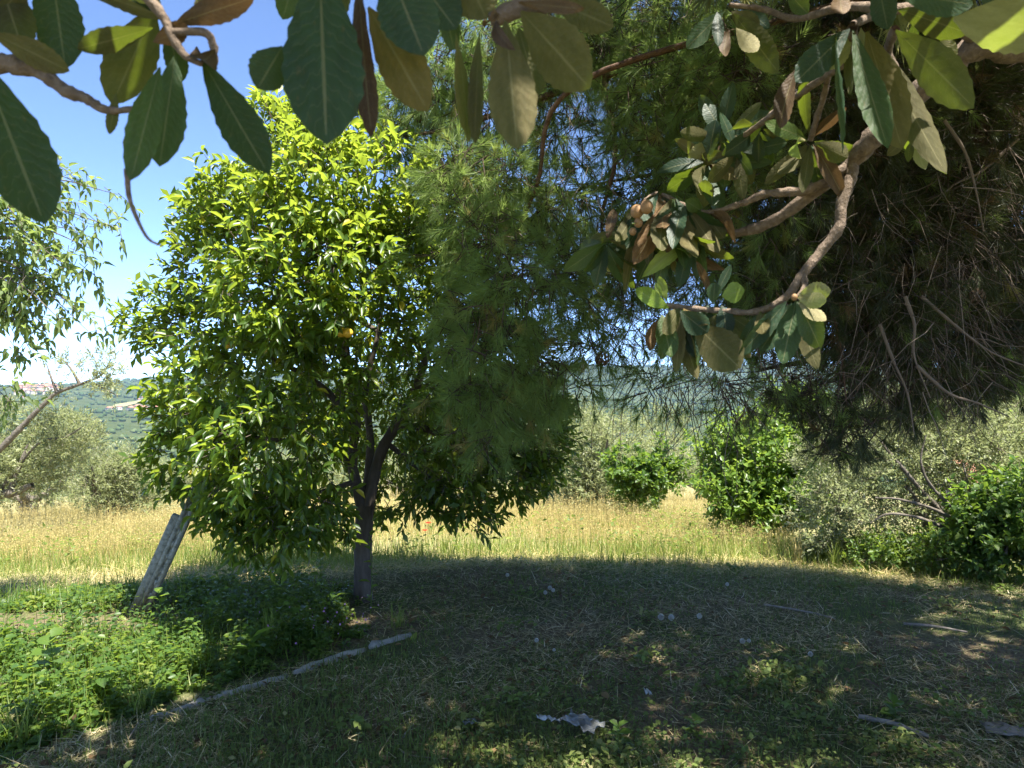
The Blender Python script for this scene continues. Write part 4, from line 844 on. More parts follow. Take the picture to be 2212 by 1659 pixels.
# tangled olive thicket
b = gz(P(2010, 1190, 7.4))
crown_tree('wild_olive', 'wide tangled wild olive thicket with bare grey branches inside', 'bush', b,
    [([b, P(2000, 1130, 7.4), P(1960, 1050, 7.3)], .05, .025), ([P(2080, 1150, 7.2), P(2000, 1070, 7.2), P(1940, 1000, 7.1), P(1900, 950, 7.2)], .03, .01), ([P(2130, 1170, 7.1), P(2040, 1110, 7.0), P(1950, 1080, 6.95), P(1890, 1075, 6.9)], .022, .007), ([P(2110, 1140, 7.1), P(2020, 1060, 7.0), P(1990, 1000, 7.0), P(2000, 940, 7.0)], .02, .006), ([P(2060, 1150, 7.1), P(1990, 1120, 6.95), P(1920, 1110, 6.9), P(1880, 1130, 6.9)], .018, .006), ([P(2120, 1160, 7.2), P(2100, 1080, 7.1), P(2080, 1000, 7.1)], .02, .007)],
    px_lobes([(1830, 1000, 7.4, 75), (1880, 940, 7.6, 75), (1960, 930, 7.6, 90), (2040, 960, 7.6, 90), (1800, 1080, 7.3, 60), (1870, 1080, 7.5, 80, .8), (1950, 1030, 7.7, 100, .8), (2060, 1040, 7.8, 100, .8), (2140, 1000, 7.6, 90), (1850, 1150, 7.4, 60, .8), (1950, 1150, 7.6, 70, .8), (2120, 920, 7.8, 80), (1780, 1140, 7.4, 50, .8), (2050, 1130, 7.8, 80, .7), (2200, 960, 7.8, 80), (1800, 950, 7.8, 50, .8), (2000, 880, 7.9, 55), (1770, 1010, 7.6, 45, .7), (1850, 890, 7.9, 40, .7), (1900, 870, 8, 36, .6), (1740, 1110, 7.5, 36, .6), (2080, 870, 8, 50, .7)]),
    5200, 8, .05, .16, 'olive', up=.4, shoots=160)
b = gz(P(2170, 1220, 6.7))
crown_tree('dark_shrub', 'dark green leafy shrub low at the edge of the shade', 'shrub', b, [([b, b + np.array([0, 0, .3]), b + np.array([.1, 0, .6])], .025, .01)], px_lobes([(2140, 1140, 6.8, 55), (2200, 1100, 6.8, 70), (2190, 1180, 6.7, 60), (2100, 1190, 6.8, 40), (2260, 1150, 6.8, 80), (2080, 1150, 7, 35, .7)]), 900, 7, .07, .3, 'shrub', up=.3, tpl=FG, spread=.9, shoots=50)
b = gz(P(2230, 1150, 10.5))
crown_tree('broadleaf_tree', 'sunlit yellow green tree showing under the pine beyond the thicket', 'tree', b, [([b, b + np.array([0, 0, .8]), b + np.array([.1, 0, 1.6])], .09, .04)], px_lobes([(2150, 880, 10.5, 70), (2210, 850, 10.6, 80), (2260, 930, 10.5, 90), (2180, 960, 10.5, 70), (2290, 850, 10.6, 90), (2100, 900, 10.6, 45, .8)]), 1500, 7, .09, .28, 'bush', up=.4, tpl=FG, spread=.9)
for i, (u, d, v, r, lab) in enumerate([(1790, 7.6, 1180, 30, 'small pale weed clump under the edge of the bright bush'), (1900, 7.0, 1195, 34, 'low sunlit weed clump in front of the thicket'), (2010, 6.9, 1195, 36, 'low sunlit weed clump nearest the dark shrub')]):
    b = gz(P(u, 1210, d)); crown_tree('weed_clump', lab, 'plant', b, [([b, b + np.array([0, 0, .12]), b + np.array([.02, 0, .22])], .006, .003)], px_lobes([(u, v, d, r, 1, .7), (u + 30, v + 12, d, r * .7, 1, .6), (u - 30, v + 10, d, r * .7, 1, .6)]), 220, 6, .05, .25, 'weed', 'weed clumps along the shade edge', up=.6, tpl=FG, spread=.8)

# a tiled roof glimpsed through the thicket
rt = empty('garden_shed', gz(P(2165, 1090, 12.5)))
tag(rt, 'small building with red tiled roof glimpsed through the thicket', 'shed')
V, F = box_vf((0, 0, .55), (1.6, 1.4, 1.2)); o = build('wall', V, F, M['plaster']); o.parent = rt
rb = np.array([[-.95, -.9, 1.05], [.95, -.9, 1.05], [.95, 0, 1.5], [-.95, 0, 1.5], [-.95, .9, 1.05], [.95, .9, 1.05], [-.95, -.9, 1.12], [.95, -.9, 1.12], [.95, 0, 1.58], [-.95, 0, 1.58], [-.95, .9, 1.12], [.95, .9, 1.12]])
o = build('roof', rb, np.array([[6, 7, 8, 9], [9, 8, 11, 10], [0, 3, 2, 1], [3, 4, 5, 2], [0, 1, 7, 6], [4, 10, 11, 5]]), M['rooftile']); o.parent = rt

# ------------------------------------------------------------------ ground cover
KX = [(-2.6, 2.3), (-1.72, 3.5), (-.79, 4.56), (-.35, 5.0), (-.2, 5.6), (-.5, 6.4)]
def kerb_x(y): return np.interp(y, [k[1] for k in KX], [k[0] for k in KX])
WX = [(-2.6, 2.3), (-1.72, 3.5), (-.82, 4.56), (-.88, 5.0), (-1.05, 5.5), (-1.3, 6.4)]
def weed_x(y): return np.interp(y, [k[1] for k in WX], [k[0] for k in WX])
def sample_area(n, y0, y1, dens=None, xm=.78, add=.6):
    y = np.exp(rng.uniform(math.log(y0), math.log(y1), n)); x = rng.uniform(-1, 1, n) * (xm * y + add)
    return x, y

BL = (np.array([[-1, 0, 0], [1, 0, 0], [.7, .55, .06], [-.7, .55, .06], [0, 1, -.02]], float), (np.array([[0, 1, 2, 3]]), np.array([[3, 2, 4]])), np.array([[0, 0], [1, 0], [1, .5], [0, .5], [.5, 1]], float))
def blades(mb, x, y, h, w, lean, rnd, z0=None, lean_dir=None):
    n = len(x); a = rng.uniform(0, 6.283, n) if lean_dir is None else lean_dir; l = lean * rng.uniform(.2, 1.4, n)
    ax = np.stack([np.cos(a) * l, np.sin(a) * l, np.ones(n)], 1); no = np.stack([np.cos(a), np.sin(a), -l], 1) + rng.normal(0, .3, (n, 3))
    R = frames(ax, no); pos = np.stack([x, y, ground_z(x, y) - .005 if z0 is None else z0], 1)
    V, F = scatter(BL[0], BL[1], pos, R, np.stack([w, h, h], 1)); mb.add(V, F, np.repeat(rnd, 5), np.tile(BL[2], (n, 1))); return pos, R

def patchy(x, y, s, seed): return fbm(x * s, y * s, seed)

# mown clearing: short grass, straw clippings, little leaves
def mown():
    x, y = sample_area(120000, 2.3, 7.3); k = (x > weed_x(y) + .02) | (y > 5.9) | (rng.random(len(x)) < .2) & (x > weed_x(y) - .1); x, y = x[k], y[k]
    pt = patchy(x, y, 1.7, .9) + .5 * patchy(x, y, 4.5, 3.3); k = rng.random(len(x)) < np.clip(.5 + .45 * pt, .06, 1); x, y = x[k], y[k]; n = len(x)
    mb = MB(); h = rng.uniform(.02, .075, n) * np.clip(1 + .4 * patchy(x, y, 1.1, 5), .5, 1.7); blades(mb, x, y, h, rng.uniform(.0016, .0034, n), .9, np.clip(rng.normal(.45, .25, n), 0, 1))
    # clover and small rosettes
    x, y = sample_area(19000, 2.3, 7.0); k = (x > weed_x(y) - .05); x, y = x[k], y[k]; pt = patchy(x, y, 1.4, 2.4) + .5 * patchy(x, y, 3.7, 1.1); k = rng.random(len(x)) < np.clip(.35 + .6 * pt, 0, 1); x, y = x[k], y[k]
    px = np.repeat(x, 3) + rng.normal(0, .018, 3 * len(x)); py = np.repeat(y, 3) + rng.normal(0, .018, 3 * len(x)); n = len(px); pos = np.stack([px, py, ground_z(px, py) + rng.uniform(.005, .05, n)], 1)
    ax = np.concatenate([rng.normal(0, 1, (n, 2)), rng.uniform(-.2, .5, (n, 1))], 1); no = np.tile([0., 0, 1], (n, 1)) + rng.normal(0, .35, (n, 3)); R = frames(ax, no)
    add_leaves(mb, DT, pos, R, rng.uniform(.012, .034, n), .36, np.clip(rng.normal(.4, .25, n), 0, .95))
    nc = 60; cx, cyy = sample_area(nc, 2.6, 6.6); kk = cx > weed_x(cyy) + .1; cx, cyy = cx[kk], cyy[kk]
    rep_n = 60; qx = np.repeat(cx, rep_n) + rng.normal(0, .07, rep_n * len(cx)); qy = np.repeat(cyy, rep_n) + rng.normal(0, .055, rep_n * len(cx)); n = len(qx); pos = np.stack([qx, qy, ground_z(qx, qy) + rng.uniform(.01, .07, n)], 1)
    ax = np.concatenate([rng.normal(0, 1, (n, 2)), rng.uniform(-.1, .9, (n, 1))], 1); R = frames(ax, np.tile([0., 0, 1], (n, 1)) + rng.normal(0, .4, (n, 3))); add_leaves(mb, FG, pos, R, rng.uniform(.02, .05, n), .3, np.clip(np.repeat(rng.normal(.5, .2, len(cx)), rep_n) + rng.normal(0, .12, n), 0, .95))
    tag(mb.build('mown_grass', M['mown']), 'short patchy mown grass in the shade of the clearing', 'grass', kind='stuff')
    lm = MB(); n = 1500; x, y = sample_area(n, 2.4, 6.6); k = x > weed_x(y); x, y = x[k], y[k]; n = len(x); a = rng.uniform(0, 6.283, n)
    pos = np.stack([x, y, ground_z(x, y) + rng.uniform(.006, .03, n)], 1); R = frames(np.stack([np.cos(a), np.sin(a), rng.normal(0, .25, n)], 1), np.tile([0., 0, 1], (n, 1)) + rng.normal(0, .4, (n, 3))); add_leaves(lm, FG, pos, R, rng.uniform(.02, .065, n), .3)
    tag(lm.build('leaf_litter', M['dead_leaf']), 'small brown fallen leaves caught in the mown grass', 'leaf litter', kind='stuff')
    x, y = sample_area(135000, 2.3, 7.4); k = (x > weed_x(y) - .1) | (y > 5.6); x, y = x[k], y[k]
    pt = patchy(x, y, 1.2, 7.7) + .7 * patchy(x, y, 4.1, .2); k = rng.random(len(x)) < np.clip(.5 + .7 * pt + .5 * (y > 5.9), .06, 1); x, y = x[k], y[k]; n = len(x)
    a = rng.uniform(0, 6.283, n); ax = np.stack([np.cos(a), np.sin(a), rng.normal(.05, .22, n)], 1); R = frames(ax, np.tile([0., 0, 1], (n, 1)) + rng.normal(0, .3, (n, 3)))
    pos = np.stack([x, y, ground_z(x, y) + rng.uniform(.001, .02, n)], 1); ln = rng.gamma(2.2, .022, n) + .015; T = np.array([[-1, 0, 0], [1, 0, 0], [.6, .55, .04], [-.6, .55, .04], [0, 1, 0]], float)
    V, F = scatter(T, BL[1], pos, R, np.stack([rng.uniform(.0013, .0032, n), ln, ln], 1)); mb = MB(); mb.add(V, F, np.repeat(np.clip(rng.normal(.45, .26, n), 0, 1), 5))
    tag(mb.build('straw_clippings', M['litter']), 'dry straw clippings scattered over the mown clearing', 'straw', kind='stuff')
mown()

def meadow():
    mb = MB(); gb = MB()
    x, y = sample_area(80000, 7.0, 26); e = np.clip((y - 7.4) / 1.3, 0, 1) + .03
    right = x - (2.7 + (y - 7) * .25); k = (rng.random(len(x)) < e * np.clip(.75 + .5 * patchy(x, y, .9, 1.2), .15, 1)) & (right < .3) ; x, y = x[k], y[k]; n = len(x)
    h = rng.uniform(.28, .52, n) * (.62 + .38 * np.clip((y - 7) / 2.2, 0, 1)) * np.clip(1 + .38 * patchy(x, y, 1.1, 4) + .2 * patchy(x, y, 3.1, 1), .45, 1.6)
    pos, R = blades(mb, x, y, h, rng.uniform(.0012, .0024, n) * (1 + (y - 7) * .05), .34, np.clip(rng.normal(.48, .2, n) + .3 * patchy(x, y, .7, 3.6), 0, 1))
    # oat spikelets hang from the upper stalk
    ns = 5; t = rng.uniform(.62, 1.02, (n, ns)); tip = pos[:, None] + R[:, None, :, 1] * (h[:, None] * t)[..., None]; tip += rng.normal(0, .016, tip.shape); m = n * ns; tip = tip.reshape(-1, 3)
    ax = np.stack([rng.normal(0, .5, m), rng.normal(0, .5, m), np.full(m, -.8)], 1); Rs = frames(ax, rng.normal(0, 1, (m, 3))); T = np.array([[-1, .35, 0], [1, .35, 0], [0, 1, 0]], float)
    ln = rng.uniform(.013, .023, m) * np.repeat(1 + (y - 7) * .04, ns); V, F = scatter(T, np.array([[0, 1, 2]]), tip, Rs, np.stack([ln * .22, ln, ln], 1)); mb.add(V, F, np.repeat(np.clip(rng.normal(.58, .18, m), 0, 1), 3))
    tag(mb.build('dry_meadow_grass', M['straw']), 'tall golden dry oat grass of the sunny meadow', 'grass', kind='stuff')
    x, y = sample_area(90000, 6.2, 17); pt = patchy(x, y, .8, 6.1) + .4 * patchy(x, y, 2.3, 2); band = np.exp(-((y - 7.5) / .8) ** 2); k = rng.random(len(x)) < np.clip(.16 + .75 * band + .45 * pt, .05, 1); k &= (y > 6.4) | (patchy(x, y, 2, 4) > .1); x, y = x[k], y[k]; n = len(x)
    h = rng.uniform(.08, .30, n) * np.clip((y - 5.9) / 1.6, .25, 1); blades(gb, x, y, h, rng.uniform(.002, .0042, n), .6, np.clip(rng.normal(.55, .25, n), 0, 1))
    nc = 260; cx, cyy = sample_area(nc, 7.2, 15); kk = (cx < 2.4 + (cyy - 7) * .25); cx, cyy = cx[kk], cyy[kk]; q = 46
    qx = np.repeat(cx, q) + rng.normal(0, .10, q * len(cx)); qy = np.repeat(cyy, q) + rng.normal(0, .10, q * len(cx)); n = len(qx); hgt = np.repeat(rng.uniform(.15, .46, len(cx)), q) * rng.uniform(.2, 1, n); pos = np.stack([qx, qy, ground_z(qx, qy) + hgt], 1)
    ax = np.concatenate([rng.normal(0, 1, (n, 2)), rng.uniform(-.2, .8, (n, 1))], 1); R = frames(ax, np.tile([0., 0, 1], (n, 1)) + rng.normal(0, .5, (n, 3))); add_leaves(gb, DT, pos, R, rng.uniform(.03, .07, n), .22, np.clip(np.repeat(rng.normal(.4, .25, len(cx)), q), 0, .95))
    tag(gb.build('green_meadow_grass', M['grass']), 'fresh green grass at the foot of the golden meadow', 'grass', kind='stuff')
    # pale cut straw lying along the meadow edge
    x, y = sample_area(30000, 6.1, 8.0); k = rng.random(len(x)) < np.clip(.6 + .6 * patchy(x, y, 1.5, 8.8), .05, 1); k &= x < 3.6; x, y = x[k], y[k]; n = len(x)
    a = rng.uniform(0, 6.283, n); ax = np.stack([np.cos(a), np.sin(a), rng.normal(.12, .25, n)], 1); R = frames(ax, np.tile([0., 0, 1], (n, 1)) + rng.normal(0, .3, (n, 3))); pos = np.stack([x, y, ground_z(x, y) + rng.uniform(.005, .05, n)], 1); ln = rng.gamma(2.5, .035, n) + .02
    V, F = scatter(BL[0], BL[1], pos, R, np.stack([rng.uniform(.0012, .0026, n), ln, ln], 1)); mb = MB(); mb.add(V, F, np.repeat(np.clip(rng.normal(.62, .25, n), 0, 1), 5))
    tag(mb.build('cut_straw', M['straw']), 'pale cut straw lying in the sun along the meadow edge', 'straw', kind='stuff')
meadow()

def weeds():
    n = 5600; y = np.exp(rng.uniform(math.log(2.5), math.log(5.95), n)); x = rng.uniform(-6, .3, n)
    k = (x < weed_x(y) - .08 - .1 * rng.random(n)) & (x > -1.0 * y - .3); k &= ~((y > 4.75) & (y < 5.15) & (x < -3.0)); k &= ~((y > 5.85) & (x < -2.6) & (rng.random(n) < .8))
    k &= ~((np.abs(x + 2.55) < .32) & (y > 4.75) & (y < 5.35) & (rng.random(n) < .9))
    # thinner behind the leaning post, dense beside the kerb
    x, y = x[k], y[k]; n = len(x)
    edge = np.clip((weed_x(y) - x) / .5, .35, 1); hh = (.05 + .24 * np.clip(.5 + .5 * patchy(x, y, 1.6, 2.9), 0, 1)) * rng.uniform(.5, 1.3, n) * edge * np.where(y > 5.2, .65, 1)
    z = ground_z(x, y); per = 15; a = rng.uniform(0, 6.283, n); le = rng.uniform(0, .5, n); td = nrm(np.stack([np.cos(a) * le, np.sin(a) * le, np.ones(n)], 1))
    b = np.stack([x, y, z - .01], 1); pth = np.stack([b, b + td * hh[:, None] * .5 + rng.normal(0, .01, (n, 3)), b + td * hh[:, None]], 1); V, F = tubes(pth, np.tile([.0022, .0018, .001], (n, 1)), 3)
    mb = MB(); mb.add(V, F, .6)
    t = np.tile(np.linspace(.2, 1, per), (n, 1)); ang = np.arange(per)[None] * 2.4 + a[:, None]; pos = b[:, None] + td[:, None] * (hh[:, None] * t)[..., None]
    out = np.stack([np.cos(ang), np.sin(ang), rng.uniform(-.25, .55, ang.shape)], -1); pos = (pos + out * .012).reshape(-1, 3); out = out.reshape(-1, 3); m = len(pos); R = frames(out, np.tile([0., 0, 1], (m, 1)) + rng.normal(0, .3, (m, 3)))
    big = np.repeat(np.where(rng.random(n) < .07, 1.9, 1), per); ln = rng.uniform(.02, .046, m) * big
    add_leaves(mb, FG, pos, R, ln, .34, np.repeat(np.clip(rng.normal(.45, .25, n), 0, 1), per))
    # grass among the weeds
    k = rng.random(n) < .9; gx = np.repeat(x[k], 4) + rng.normal(0, .06, 4 * k.sum()); gy = np.repeat(y[k], 4) + rng.normal(0, .06, 4 * k.sum()); q = len(gx); blades(mb, gx, gy, rng.uniform(.08, .26, q) * np.repeat(edge[k], 4), rng.uniform(.002, .0038, q), .7, np.clip(rng.normal(.7, .2, q), 0, 1))
    tag(mb.build('weeds', M['weed']), 'dense bed of green weeds and nettles beside the broken kerb', 'weeds', kind='stuff')
    mb = MB(); q = 60; x = rng.normal(-1.25, .22, q); y = rng.normal(4.62, .16, q); pos = np.stack([x, y, ground_z(x, y) + rng.uniform(.08, .2, q)], 1); ax = rng.normal(0, 1, (q, 3)); add_leaves(mb, DT, pos, frames(ax, rng.normal(0, 1, (q, 3))), rng.uniform(.01, .018, q), .5)
    tag(mb.build('clover_flowers', M['pink']), 'tiny pink flowers scattered in the weeds by the kerb', 'flowers', kind='stuff')
weeds()

def tuft(name, label, u, v, d, n, h, mat, w=.005, lean=.6):
    p = P(u, v, d); z = float(ground_z(p[0], p[1])); root_loc = (p[0], p[1], z)
    mb = MB(); nb = 6; a = rng.uniform(0, 6.283, n); le = rng.uniform(.15, 1, n) * lean; L = h * rng.uniform(.6, 1.15, n); b = np.stack([p[0] + rng.normal(0, .02, n), p[1] + rng.normal(0, .02, n), np.full(n, z - .01)], 1)
    for i in range(n):
        t = np.linspace(0, 1, nb); dv = np.array([math.cos(a[i]), math.sin(a[i]), 0]); c = b[i] + np.outer(t * t * le[i] * L[i], dv) + np.outer(L[i] * (t - .35 * le[i] * t ** 3), [0, 0, 1]); s = np.array([-dv[1], dv[0], 0]); ww = w * (1 - t ** 2 * .95) * .5
        V = np.stack([c - s * ww[:, None], c + s * ww[:, None]], 1).reshape(-1, 3); F = np.array([[2 * k, 2 * k + 1, 2 * k + 3, 2 * k + 2] for k in range(nb - 1)]); mb.add(V, F, float(rng.uniform(.4, .95)))
    tag(mb.build(name, M[mat]), label, 'grass tuft', 'grass tufts among the weeds')
tuft('grass_tuft', 'bright grass tuft in the middle of the weed bed', 585, 1400, 4.5, 34, .34, 'grass')
tuft('grass_tuft', 'arching grass tuft at the near end of the kerb', 300, 1555, 3.6, 20, .30, 'grass', .007, .9)
tuft('grass_tuft', 'grass tuft beside the far end of the broken kerb', 860, 1345, 4.9, 26, .2, 'grass')
tuft('grass_tuft', 'grass tuft in the lowest corner of the weed bed', 40, 1620, 3.3, 16, .28, 'grass', .006, .9)
tuft('grass_tuft', 'tall grass tuft at the foot of the bright bush', 1800, 1205, 7.0, 30, .4, 'grass')
tuft('grass_tuft', 'dry arching grass tuft beside the bright bush', 1725, 1200, 7.3, 30, .5, 'straw')
tuft('grass_tuft', 'green grass tuft growing in the golden meadow', 960, 1190, 7.6, 40, .3, 'grass')

# broad-leaved plants that can be told apart
def plant(label, u, v, d, n, ll, h, mat='weed', width=.38, cat='plant'):
    p = P(u, v, d); z = float(ground_z(p[0], p[1])); root = empty('weed_plant', (p[0], p[1], z)); tag(root, label, cat, 'broad leaved plants on the ground')
    m = MB(); limb(m, [[p[0], p[1], z - .02], [p[0] + .01, p[1], z + h * .5], [p[0] - .01, p[1], z + h]], .004, .002, 5, 4, .03, rnd=.6); m.build('stem', M[mat], root)
    me = make_mesh('leaf', FG[0] * np.array([width, 1, 1]), list(FG[1]), M[mat], uv=FG[2], rnd=np.full(len(FG[0]), .6), smooth=True)
    for i in range(n):
        t = (i + 1) / n; a = i * 2.4; o = bpy.data.objects.new('leaf', me); COL.objects.link(o); o.parent = root
        R = frames(np.array([[math.cos(a), math.sin(a), .5 * t + .1]]), np.array([[0., 0, 1]]) + rng.normal(0, .2, (1, 3)))[0]
        o.matrix_local = Matrix([[*R[r], (0, 0, h * t)[r]] for r in range(3)] + [[0, 0, 0, 1]]) @ Matrix.Scale(ll * float(rng.uniform(.7, 1.15)), 4)
plant('nettle with sunlit pointed leaves in front of the leaning post', 345, 1345, 4.7, 16, .075, .30)
plant('nettle with sunlit pointed leaves between the leaning post and the orange tree trunk', 400, 1350, 4.75, 14, .07, .26)
plant('broad heart leaved plant in the sunlit corner of the weeds', 110, 1460, 3.9, 12, .10, .26, width=.45)
plant('broad pale dock plant beside the bright grass tuft', 545, 1450, 4.2, 9, .14, .16)
plant('leafy green weed in the mown clearing next to the plastic', 1335, 1600, 3.3, 10, .06, .08)
plant('leafy green weed at the near corner of the clearing', 1930, 1545, 3.55, 12, .06, .08)
plant('broad leaved weed half way between the plastic and the tall weeds', 1500, 1580, 3.4, 12, .05, .07)
plant('tall thin weed climbing the foot of the orange tree trunk', 800, 1265, 5.2, 12, .08, .55, width=.25)
plant('dark leafy weed at the far edge of the weed bed', 690, 1265, 5.9, 16, .08, .32)
plant('leafy weed beside the dark leafy one at the far edge', 470, 1285, 5.6, 12, .07, .22)

# ------------------------------------------------------------------ kerb, post, stake, litter
def kerb():
    root = empty('kerb', (-1.72, 3.5, 0)); tag(root, 'broken pale concrete kerb half buried between the weeds and the clearing', 'kerb')
    ks = catmull([(k[0], k[1], 0) for k in KX[:4]], 20)[:, :2]; L = np.concatenate([[0], np.cumsum(np.linalg.norm(np.diff(ks, axis=0), axis=1))])
    s = 1.45
    while s < 3.0:
        ln = rng.uniform(.28, .5); q = lambda t: np.array([np.interp(t, L, ks[:, 0]), np.interp(t, L, ks[:, 1])])
        n = 9; V = []
        for i in range(n):
            c = q(s + ln * i / (n - 1)); t = nrm(q(s + ln * i / (n - 1) + .02) - c); nn = np.array([-t[1], t[0]]); z = float(ground_z(*c)); wd = .026 * rng.uniform(.75, 1.15) * (.6 if i in (0, n - 1) else 1)
            top = z + .022 + rng.normal(0, .004) - .012 * (i in (0, n - 1))
            for o, h in ((-1, -.04), (-.95, top - z - .012), (-.5, top - z), (.5, top - z + rng.normal(0, .004)), (.95, top - z - .014), (1, -.04)):
                V.append([c[0] + nn[0] * wd * o, c[1] + nn[1] * wd * o, z + h])
        F = [[i * 6 + j, i * 6 + j + 1, (i + 1) * 6 + j + 1, (i + 1) * 6 + j] for i in range(n - 1) for j in range(5)]; F = np.array(F)[:, ::-1]
        caps = np.array([[0, 1, 2, 3], [0, 3, 4, 5], [(n - 1) * 6 + 3, (n - 1) * 6 + 2, (n - 1) * 6 + 1, (n - 1) * 6], [(n - 1) * 6 + 5, (n - 1) * 6 + 4, (n - 1) * 6 + 3, (n - 1) * 6]])
        V = np.array(V) + rng.normal(0, .0035, (len(V), 3)); build('kerb_block', V, np.vstack([F, caps]), M['rubble'], root); s += ln + rng.uniform(.015, .05)
kerb()

def post():
    B = P(302, 1318, 5.25); B[2] = float(ground_z(B[0], B[1])) - .05; Tp = P(420, 1075, 5.15); ax = nrm(Tp - B); Ln = float(np.linalg.norm(Tp - B)) * 1.15
    root = empty('concrete_post', B); tag(root, 'old slotted concrete post leaning against the orange tree', 'post')
    x = nrm(np.cross(ax, np.array([-.17, 1, 0.]))); y = np.cross(x, ax); x = -x if x[0] < 0 else x; y = nrm(np.cross(ax, x)); Rm = np.stack([x, y, ax], 1)
    # post body with a row of through slots: two rails and the bridges between
    def bx(mb, cx, cyy, cz, sx, sy, sz): V, F = box_vf((cx, cyy, cz), (sx, sy, sz)); mb.add(V @ Rm.T + B, F)
    mb = MB(); W = .074; D = .06; sw = .016; n = 11; pitch = Ln / n; sl = pitch * .6
    rail = (W - sw) / 2
    bx(mb, -(sw + rail) / 2, 0, Ln / 2, rail, D, Ln); bx(mb, (sw + rail) / 2, 0, Ln / 2, rail, D, Ln)
    z = 0
    for i in range(n + 1):
        z0 = max(0, i * pitch - (pitch - sl) / 2); z1 = min(Ln, i * pitch + (pitch - sl) / 2); bx(mb, 0, .0004, (z0 + z1) / 2, sw + .0006, D - .0012, z1 - z0)
    bx(mb, 0, .003, Ln / 2, sw + .0004, D * .66, Ln - .01)
    mb.build('post_body', M['concrete'], root)
    mb = MB(); bx(mb, -W / 2 - .0275, .010, Ln * .36, .054, D * .7, Ln * .72); o = mb.build('side_flange', M['concrete'], root); bv = o.modifiers.new('bevel', 'BEVEL'); bv.width = .006
    root['label'] = 'old slotted grey concrete post leaning towards the orange tree among the weeds'
post()
def stick(name, label, pts, r0, r1, mat='wood', cat='stick', group=None):
    m = MB(); limb(m, pts, r0, r1, 6, 6, .08, rnd=.6); o = m.build(name, M[mat], None, True); tag(o, label, cat, group); return o
def G(u, v, lift=.0):
    d = 1.6 * FV / (v - CV)
    for _ in range(12):
        p = P(u, v, d); z = float(ground_z(p[0], p[1])) + lift; d = (CAM_H - z) * FV / (v - CV)
    return P(u, v, d)
p = G(604, 1278); stick('iron_stake', 'thin dark upright stake in the weeds beside the orange tree trunk', [p + [0, 0, -.03], p + [.004, 0, .07], p + [.012, 0, .145]], .006, .005, 'iron', 'stake')
GS = 'sticks lying on the clearing'
stick('fallen_stick', 'short pale peeled stick lying near the crumpled foil', [G(871, 1592, .012), G(884, 1575, .018), G(899, 1560, .014)], .006, .003, 'wood', 'stick', GS)
stick('fallen_stick', 'long thin grey stick beyond the white seed heads', [G(1650, 1306, .02), G(1700, 1314, .02), G(1760, 1325, .02), G(1806, 1337, .015)], .009, .005, 'wood', 'stick', GS)
stick('fallen_stick', 'long grey stick lying farther along than the bent one', [G(1952, 1347, .02), G(2020, 1353, .02), G(2090, 1366, .015)], .010, .007, 'wood', 'stick', GS)
stick('fallen_stick', 'thick dark branch lying by the leafy weed at the near corner', [G(1856, 1548, .02), G(1920, 1560, .03), G(1965, 1575, .025), G(2008, 1592, .02)], .013, .010, 'wood', 'stick', GS)
stick('fallen_stick', 'thin pale straw stalk curving along the bottom edge', [G(858, 1605, .01), G(866, 1622, .012), G(900, 1634, .01), G(980, 1640, .01)], .004, .002, 'twig', 'stick', GS)
stick('fallen_stick', 'short pale twig at the edge of the weed bed', [G(255, 1650, .01), G(275, 1600, .03), G(300, 1560, .06)], .004, .002, 'twig', 'stick', GS)

def crumple(name, label, u, v, nu, nv, su, sv, amp, mat, cat, rz=0., lift=.02, trim=None):
    c = G(u, v); a = np.linspace(-.5, .5, nu); b = np.linspace(-.5, .5, nv); A, Bq = np.meshgrid(a, b, indexing='ij'); A = A + rng.normal(0, .25 / nu, A.shape); Bq = Bq + rng.normal(0, .25 / nv, A.shape)
    if trim: Bq = Bq * trim(A)
    x = A * su; y = Bq * sv; z = amp * (np.abs(rng.normal(0, .5, A.shape)) + .8 * np.sin(A * 9 + Bq * 5) ** 2) + .006; cz, sz = math.cos(rz), math.sin(rz)
    V = np.stack([c[0] + x * cz - y * sz, c[1] + x * sz + y * cz, c[2] + lift + z], -1).reshape(-1, 3); F = np.array([[i * nv + j, (i + 1) * nv + j, (i + 1) * nv + j + 1, i * nv + j + 1] for i in range(nu - 1) for j in range(nv - 1)])
    o = build(name, V, F, M[mat]); so_ = o.modifiers.new('thick', 'SOLIDIFY'); so_.thickness = .0012; tag(o, label, cat); return o
crumple('plastic_sheet', 'crumpled grey clear plastic bottle piece lying in the near grass', 1255, 1590, 10, 8, .19, .10, .018, 'plastic', 'litter', -.75, .045)
crumple('foil_scrap', 'torn white foil scrap beside the clear plastic', 1185, 1578, 9, 5, .11, .035, .014, 'foil', 'litter', -.25, .04, lambda A: 1 - .6 * np.abs(np.sin(A * 7)))
crumple('paper_scrap', 'small upright white scrap beyond the clear plastic', 1400, 1520, 5, 4, .025, .045, .02, 'foil', 'litter', .2, .04)
crumple('paper_scrap', 'faint pale scrap half hidden in grass near the peeled stick', 1015, 1580, 5, 5, .06, .05, .012, 'plastic', 'litter', .4, .03)
crumple('bark_slab', 'pale weathered slab of bark in the near corner of the clearing', 2185, 1590, 9, 7, .22, .12, .012, 'wood', 'bark', -.3, .012)

